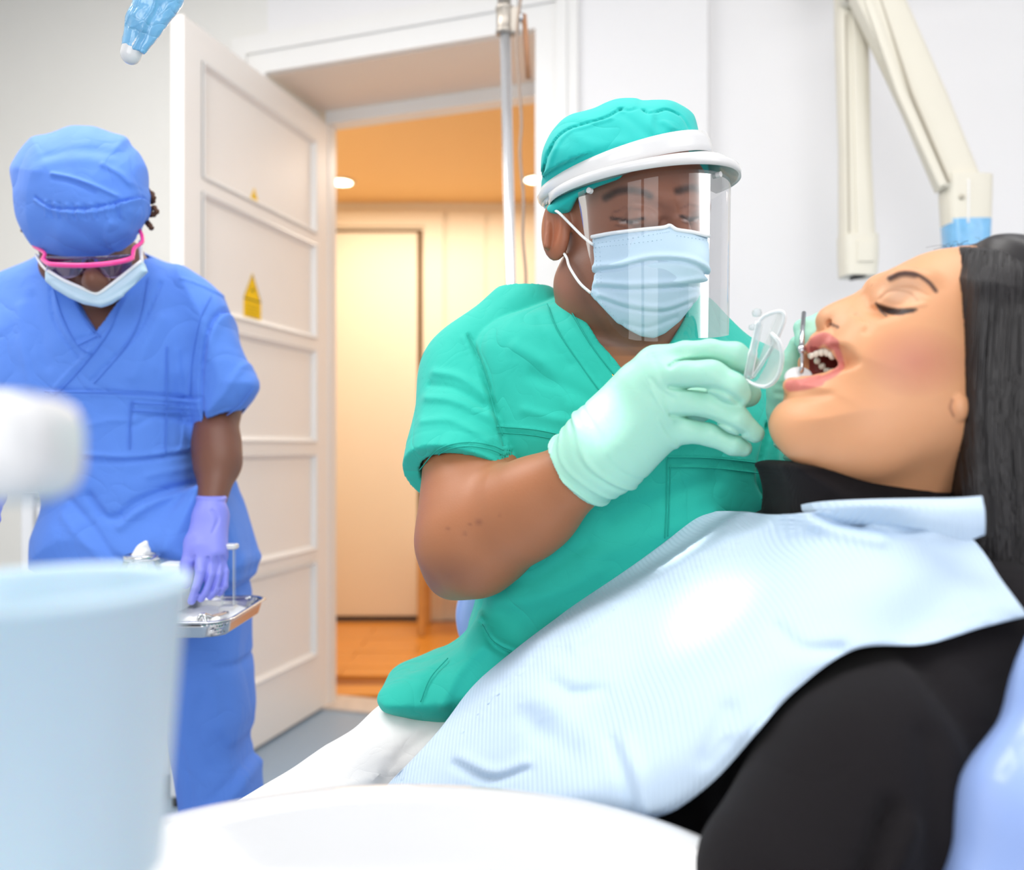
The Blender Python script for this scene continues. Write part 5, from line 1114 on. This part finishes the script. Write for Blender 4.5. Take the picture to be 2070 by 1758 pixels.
f.pil([(1558, 944), (1563, 936), (1580, 933), (1640, 935), (1740, 948), (1850, 968), (1940, 985), (1985, 1010), (2000, 1090), (1900, 1120), (1700, 1110), (1580, 1090), (1568, 1050), (1570, 1000), (1564, 965)], .725, .092, .06, n=200)
f.crease([(1562, 946), (1640, 944), (1750, 960), (1900, 985)], .64, 8, .0022); f.ripple(.0008, 50, 4)
f.chain([(1850, 860, PY + .01, 132), (1790, 960, PY + .02, 132)], 0, None, 'c')
V, Q = f.mesh(); mk('turtleneck', V, Q, M['black_knit'], PA); SWV.append(V)
# hair: a body of hair with single strands lying over it
f = Field((W(1880, 0, .70)[0] - .02, .57, W(0, 1310, .70)[2] - .01), (W(2280, 0, .70)[0], .82, W(0, 480, .7)[2] + .01), .003)
HP = [(1944, 508), (1955, 500), (1990, 497), (2040, 508), (2090, 540), (2150, 620), (2190, 760), (2210, 950), (2220, 1150), (2180, 1300), (2110, 1270), (2060, 1205), (2020, 1140), (1995, 1080), (1985, 1020), (1950, 1000), (1890, 990), (1900, 930), (1908, 880), (1911, 830), (1911, 780), (1914, 700), (1921, 620), (1930, 550)]
f.pil(HP, .695, .083, .05); f.ripple(.0012, 60, 8, aniso=(1, .3, .1))
V, Q = f.mesh(); mk('hair', V, Q, M['hair_dark'], PA)
hs = MB(); R2 = np.random.RandomState(3)
for i in range(1500):
    u = R2.rand(); v = R2.rand()
    x0 = 1944 + 190 * u + R2.normal() * 2; y0 = 500 + 46 * u * u + R2.normal() * 1.2
    x1 = 1925 + 230 * u + R2.normal() * 10; y1 = 1010 + 260 * u + 40 * R2.rand(); mx = 1918 + 222 * u
    if u < .16 and R2.rand() < .45: x1, y1 = 1875 + 70 * R2.rand(), 1000 + 12 * R2.rand()
    dy = .0835 + .004 * R2.rand()
    e_ = lambda x: dy * math.sqrt(max(0.05, 1 - max(0, 1 - (x - 1918) / 90) ** 2.2))
    pts = [(x0, y0), (mx + R2.normal() * 3, 700 + 30 * u), (mx - 4 + R2.normal() * 4 - 4 * (1 - u), 860 + 60 * u), (x1 * .6 + mx * .4, y1 * .7 + 870 * .3), (x1, y1)]
    P = [W(x, y, .695 - e_(max(x, 1924)) * min(1.0, (.034 + math.sqrt(max(0, .0025 - max(0, .05 - max(0, y - 497) / F * .7) ** 2))) / .083)) for x, y in cr(pts, 14)]
    hs.tube(P, [.0004] + [.00055] * 11 + [.0004, .0001], 3, cap=False)
tag(hs.build('hair_strands', M['hair_dark'], PA, True), kind='stuff')
hs = MB()
for i in range(70):                                    # fine flyaway hairs along the crown
    x = 1905 + R2.rand() * 175; y = 512 - 6 + (max(0, x - 2000) / 80) ** 2 * 24; a = W(x, y + 4, .68 + .03 * R2.rand()); d = np.array([R2.normal() * .009 + .002, R2.normal() * .004, .002 + .006 * R2.rand()])
    hs.tube(cr([a, a + d * .6 + np.array([0, 0, .003]), a + d * 1.2, a + d * 1.7 - np.array([.004, 0, .004])], 8), .00012, 3, cap=False)
tag(hs.build('flyaway_hairs', M['hair_dark'], PA), kind='stuff')

# ---------------------------------------------------------------- paper bib
rows = [
 [(1450, 1070, .95), (1432, 1037, .90), (1500, 1034, .83), (1572, 1040, .75), (1700, 1030, .645), (1840, 1018, .61), (1960, 1085, .60), (2030, 1180, .60), (2078, 1245, .605)],
 [(1420, 1100, .96), (1390, 1052, .90), (1450, 1062, .82), (1540, 1078, .74), (1660, 1075, .65), (1790, 1080, .60), (1900, 1130, .58), (1960, 1220, .575), (1985, 1268, .575)],
 [(1350, 1160, .96), (1320, 1104, .90), (1380, 1118, .82), (1480, 1135, .73), (1590, 1140, .645), (1700, 1160, .59), (1790, 1200, .565), (1850, 1270, .555), (1868, 1302, .555)],
 [(1260, 1220, .96), (1235, 1165, .90), (1300, 1180, .81), (1400, 1200, .72), (1500, 1215, .64), (1590, 1240, .585), (1665, 1270, .56), (1715, 1305, .545), (1728, 1312, .545)],
 [(1160, 1290, .96), (1140, 1238, .90), (1200, 1258, .81), (1295, 1280, .72), (1390, 1300, .64), (1470, 1325, .585), (1545, 1350, .555), (1595, 1385, .54), (1606, 1396, .54)],
 [(1060, 1360, .96), (1045, 1310, .90), (1105, 1335, .81), (1200, 1365, .72), (1290, 1385, .64), (1370, 1405, .585), (1440, 1430, .555), (1500, 1470, .535), (1528, 1482, .535)],
 [(970, 1440, .96), (958, 1385, .90), (1020, 1412, .81), (1110, 1445, .72), (1200, 1468, .64), (1280, 1490, .59), (1350, 1520, .56), (1415, 1560, .54), (1450, 1570, .54)],
 [(890, 1540, .95), (880, 1485, .90), (935, 1500, .81), (1010, 1530, .72), (1100, 1552, .645), (1180, 1575, .60), (1250, 1600, .575), (1320, 1630, .56), (1372, 1632, .555)],
 [(790, 1640, .93), (778, 1592, .88), (840, 1600, .80), (920, 1620, .72), (1010, 1640, .65), (1090, 1650, .61), (1170, 1665, .59), (1250, 1672, .58), (1305, 1666, .575)],
 [(700, 1720, .90), (690, 1690, .86), (760, 1700, .79), (840, 1710, .72), (930, 1725, .66), (1020, 1740, .62), (1100, 1755, .60), (1180, 1765, .59), (1240, 1760, .585)]]
B = np.array(rows, float); B = cr(B, 150); B = np.transpose(cr(np.transpose(B, (1, 0, 2)), 130), (1, 0, 2))
SW = np.vstack(SWV); sx_, sy_ = px_of(SW); bs = 7.0                       # the paper lies on the sweater: never deeper than the cloth under it
gx, gy = (sx_ / bs).astype(int) + 60, (sy_ / bs).astype(int) + 60; ok = (gx >= 0) & (gy >= 0) & (gx < 420) & (gy < 420)
DM = np.full((420, 420), 9.0); np.minimum.at(DM, (gx[ok], gy[ok]), SW[ok, 1])
DM = np.minimum.reduce([np.roll(np.roll(DM, a, 0), b, 1) for a in (-1, 0, 1) for b in (-1, 0, 1)])
ii, jj = np.clip((B[..., 0] / bs).astype(int) + 60, 0, 419), np.clip((B[..., 1] / bs).astype(int) + 60, 0, 419)
lim = DM[ii, jj] - .008; D_ = np.minimum(B[..., 2], lim)
for it in range(40):
    E_ = np.pad(D_, 1, mode='edge'); D_ = np.minimum((E_[:-2, 1:-1] + E_[2:, 1:-1] + E_[1:-1, :-2] + E_[1:-1, 2:]) / 4, lim)
B[..., 2] = D_
nu, nv = B.shape[:2]; uu, vv = np.meshgrid(np.linspace(0, 1, nu), np.linspace(0, 1, nv), indexing='ij')
def bump_line(pts, w_, a):
    P = np.array(pts, float); d = seg2(B[..., 0], B[..., 1], cr(P, 30) if len(P) > 2 else P); return a * np.exp(-(d / w_) ** 2)
dd = np.zeros((nu, nv))
for (pts, w_, a) in (([(1530, 1050), (1400, 1090), (1250, 1180), (1120, 1280), (1010, 1370)], 14, -.005), ([(1545, 1062), (1420, 1115), (1280, 1200), (1160, 1300)], 12, .005), ([(1980, 1030), (1850, 1075), (1760, 1065), (1700, 1040)], 10, -.006), ([(1650, 1040), (1690, 1055), (1740, 1062)], 7, -.008), ([(1640, 1055), (1700, 1075), (1780, 1090)], 14, .005),
                     ([(1120, 1380), (1150, 1400), (1220, 1400)], 14, -.004), ([(1570, 1270), (1620, 1310), (1700, 1312)], 12, -.004), ([(1470, 1440), (1430, 1530), (1460, 1500)], 20, -.003), ([(1260, 1500), (1290, 1570), (1310, 1640)], 14, .004), ([(1240, 1500), (1270, 1590), (1285, 1650)], 12, -.004), ([(1220, 1250), (1400, 1240), (1620, 1150)], 40, .004),
                     ([(930, 1530), (1000, 1560), (1060, 1540)], 10, .004), ([(920, 1545), (990, 1575), (1070, 1555)], 8, -.004), ([(1000, 1400), (1100, 1420), (1180, 1480)], 24, .004), ([(1040, 1400), (1080, 1470), (1150, 1520)], 20, -.003)): dd += bump_line(pts, w_ * 1.25, a * 1.3)
dd += .0012 * np.sin(uu * 22 + 6 * vv) * np.sin(vv * 17 + 3 * uu)
Pp = np.stack([(B[..., 0] - 1035) / F * (B[..., 2] - dd), B[..., 2] - dd, CZ + (905 - B[..., 1]) / F * (B[..., 2] - dd)], -1)
be = empty('paper_bib', tuple(Pp[60, 60]), 'pale blue ribbed paper bib spread over the reclined person\'s chest', 'bib')
V, Q = grid_sheet(Pp); thick(mk('sheet', V, Q, M['bib'], be), .0007)
band = [[(1568, 1042, .735), (1600, 1026, .69), (1650, 1015, .655), (1740, 1010, .62), (1850, 1008, .59), (1930, 1007, .575), (1985, 1003, .575)],
        [(1572, 1052, .728), (1610, 1040, .683), (1665, 1030, .645), (1750, 1022, .61), (1860, 1020, .578), (1935, 1025, .565), (1990, 1030, .566)],
        [(1590, 1062, .722), (1630, 1052, .678), (1690, 1046, .64), (1780, 1040, .605), (1870, 1045, .573), (1940, 1058, .562), (1991, 1062, .564)],
        [(1600, 1075, .722), (1650, 1064, .678), (1715, 1060, .64), (1800, 1060, .605), (1880, 1072, .573), (1950, 1091, .564), (1990, 1080, .567)]]
C_ = cr(np.array(band, float), 30); C_ = np.transpose(cr(np.transpose(C_, (1, 0, 2)), 60), (1, 0, 2)); Pp = np.stack([(C_[..., 0] - 1035) / F * C_[..., 2], C_[..., 2], CZ + (905 - C_[..., 1]) / F * C_[..., 2]], -1)
V, Q = grid_sheet(Pp); thick(mk('folded_neck_band', V, Q, M['bib'], be), .0009)
# ---------------------------------------------------------------- patient chair
e = empty('dental_chair', (.35, .8, 0), 'periwinkle upholstered dental chair under the reclined person', 'chair')
f = Field((.02, .42, .12), (1.02, 1.10, 1.05), .007)
f.pil([(2300, 950), (2340, 1200), (2250, 1500), (2150, 1750), (2000, 2050), (1700, 2300), (1350, 2350), (1250, 2260), (1500, 2150), (1760, 1950), (1960, 1700), (2090, 1400), (2180, 1150)], .69, .17, .05)
V, Q = f.mesh(); mk('backrest', V, Q, M['chair_vinyl'], e)
f = Field((.10, .36, .35), (.62, .56, .98), .0045); f.chain([(2240, 1150, .50, 110), (2190, 1400, .47, 108), (2090, 1640, .45, 120), (2010, 1900, .44, 125)], .02); V, Q = f.mesh(); mk('armrest', V, Q, M['chair_vinyl'], e)
f = Field((-.55, .45, .22), (.35, 1.10, .50), .008); f.pil([(1500, 2110), (1300, 2150), (700, 2120), (0, 2100), (-60, 2180), (0, 2280), (700, 2330), (1400, 2340), (1560, 2240)], .68, .16, .05); V, Q = f.mesh(); mk('seat', V, Q, M['chair_vinyl'], e)
MB().box(.0, .24, .68, .92, .04, .32, bev=.02).build('column', M['white_plastic'], e); MB().box(-.25, .45, .58, 1.02, 0, .05, bev=.015).build('base', M['white_plastic'], e)
# ---------------------------------------------------------------- retractor and mirror
rt = empty('cheek_retractor', tuple(W(1540, 720, .72)), 'clear plastic cheek retractor pinched between the mint gloved fingers', 'retractor')
M['clear_edge'] = film('clear_edge', (240, 246, 248), .30, .6, .05, True)
lp = [(1506, 772, .742), (1512, 735, .740), (1521, 695, .737), (1530, 662, .733), (1542, 642, .728), (1562, 632, .720), (1580, 630, .714), (1586, 642, .711), (1578, 668, .713), (1562, 700, .720), (1542, 732, .730), (1522, 762, .738)]
l2 = [(1560, 674, .712), (1574, 690, .704), (1581, 716, .700), (1578, 746, .702), (1566, 770, .708), (1548, 781, .716), (1526, 778, .728), (1508, 768, .738)]
MB().tube([W(*p) for p in cr(lp, 60)], .0017, 10).build('upper_rim', M['clear_edge'], rt, True); MB().tube([W(*p) for p in cr(l2, 50)], .0018, 10).build('lower_rim', M['clear_edge'], rt, True)
MB().tube(cr([W(1535, 650, .731), W(1527, 690, .736), W(1518, 730, .739), W(1512, 765, .741)], 20), [.0035] * 10 + [.0045] * 10, 12).build('grip_bar', M['clear_edge'], rt, True)
MB().lathe(W(1530, 632, .738), [(0, -.004), (.0035, -.003), (.0045, 0), (.0035, .003), (0, .004)], 14).build('grip_stud', M['clear_edge'], rt, True); MB().lathe(W(1521, 661, .736), [(0, -.003), (.003, -.002), (.0035, 0), (.003, .002), (0, .003)], 12).build('grip_stud', M['clear_edge'], rt, True)
def flange(A_, B_, nm_):
    A_, B_ = cr(A_, 24), cr(B_, 24); G = [[W(*(a * (1 - s_) + b * s_)) + np.array([0, .005 * math.sin(math.pi * s_), 0]) for s_ in np.linspace(0, 1, 8)] for a, b in zip(A_, B_)]
    V, Q = grid_sheet(np.array(G)); thick(mk(nm_, V, Q, M['clear'], rt), .001)
flange(lp[:6], lp[:5:-1], 'upper_flange'); flange(l2, [(1560, 674, .712), (1556, 705, .722), (1545, 735, .73), (1530, 760, .736), (1508, 768, .738)], 'lower_flange')
dm = empty('dental_mirror', tuple(W(1620, 720, .70)), 'steel dental mirror resting on the lower lip', 'mirror')
mc = W(1614, 762, .701); mn = np.array([-.25, -.80, .62]); MB().lathe(mc, [(0, -.0012), (.0108, -.0012), (.0115, -.0004), (.0115, .0004), (.0108, .0012), (.0098, .0014), (0, .0016)], 40, mn).build('mirror_disc', M['white_plastic'], dm, True, auto=40)
MB().tube(cr([W(1620, 752, .697), W(1621, 740, .694), W(1621, 715, .697), W(1620.5, 708, .698)], 12), [.0019] * 3 + [.0015] * 9, 12).build('stem', M['steel'], dm, True)
MB().lathe(W(1620.5, 706, .698), [(.0018, -.004), (.0026, -.003), (.0035, -.0005), (.0036, .0016), (.0026, .0026), (.0026, .005)], 20, (W(1624, 640, .73) - W(1620.5, 706, .698))).build('collar', M['steel'], dm, True)
MB().tube([W(1620.5, 702, .70), W(1622, 670, .735), W(1625, 632, .752)], .0021, 12).build('handle', M['steel'], dm, True)

# ---------------------------------------------------------------- foreground: spittoon bowl, cup filler and cup
e = empty('spittoon_unit', (-.1, .36, 0), 'blurred white spittoon bowl with cup filler spout in the foreground', 'spittoon')
bc = (-.072, .413, CZ - .249); kb = .187 / .191
prof = [(0.02, -.075), (.06, -.072), (.11, -.055), (.15, -.028), (.170, -.004), (.178, .003), (.186, .004), (.191, .0), (.191, -.006), (.183, -.02), (.165, -.045), (.12, -.08), (.07, -.095), (.03, -.10)]
prof = [(r * kb, h) for r, h in prof]
bw = MB().lathe(bc, prof, 110, close=True); bw.v = [(bc[0] + (v[0] - bc[0]) * .237 / .187, v[1], v[2]) for v in bw.v]; bw.build('bowl', M['ceramic'], e, True)
MB().lathe((bc[0], bc[1], bc[2] - .08), [(0, 0), (.021, 0), (.021, .006), (0, .008)], 24).build('drain', M['steel'], e, True)
f = Field((-.40, .14, .40), (.0, .50, .95), .005)
kz = W(0, 1797, .255)[2]
f.ap(lambda X, Y, Z: np.sqrt(np.maximum(np.abs(X + .2275) - .0875, 0) ** 2 + np.maximum(np.abs(Y - .25) - .026, 0) ** 2 + np.maximum(np.abs(Z - (kz - .016)) - .0, 0) ** 2) - .016, (-.39, .17, .4), (-.07, .36, .96))
V, Q = f.mesh(); mk('ledge', V, Q, M['white_plastic'], e); MB().lathe((-.345, .25, 0), [(.022, .02), (.022, kz + .0)], 20).build('ledge_post', M['white_plastic'], e, True, auto=40)
MB().box(-.38, .02, .20, .52, .0, .55, bev=.03).build('column', M['white_plastic'], e); MB().lathe((bc[0], bc[1], .54), [(.06, 0), (.05, .1), (.07, bc[2] - .10 - .54)], 30).build('neck', M['white_plastic'], e, True, auto=40)
f = Field((-.36, .16, .9), (-.10, .34, 1.13), .003)
c0, c1 = W(-190, 905, .235), W(92, 905, .235)
f.ap(lambda X, Y, Z: np.sqrt(np.maximum(np.abs(X - (c0[0] + c1[0]) / 2) - (c1[0] - c0[0]) / 2 + .004, 0) ** 2 + np.maximum(np.abs(Y - .235) - .008, 0) ** 2 + np.maximum(np.abs(Z - CZ) - .0055, 0) ** 2) - .0100, (c0[0] - .02, .20, CZ - .02), (c1[0] + .02, .27, CZ + .02))
V, Q = f.mesh(); mk('filler_spout', V, Q, M['white_plastic'], e)
MB().tube(cr([(c0[0] + .005, .235, CZ), (c0[0] - .03, .235, CZ - .01), (c0[0] - .03, .245, CZ - .08), (-.34, .25, kz - .01)], 20), .013, 20).build('filler_pipe', M['white_plastic'], e, True)
cc = (W(104, 0, .262)[0], .262, kz)
ch_ = W(0, 1180, .262)[2] - kz
tag(MB().lathe(cc, [(0, 0), (.0315, 0), (.033, .002), (.0405, ch_ - .003), (.0425, ch_ - .002), (.0425, ch_), (.0410, ch_ + .001), (.0392, ch_ - .002), (.032, .004), (0, .003)], 64).build('drinking_cup', M['cup'], None, True), 'pale blue plastic cup standing blurred in the left foreground', 'cup')
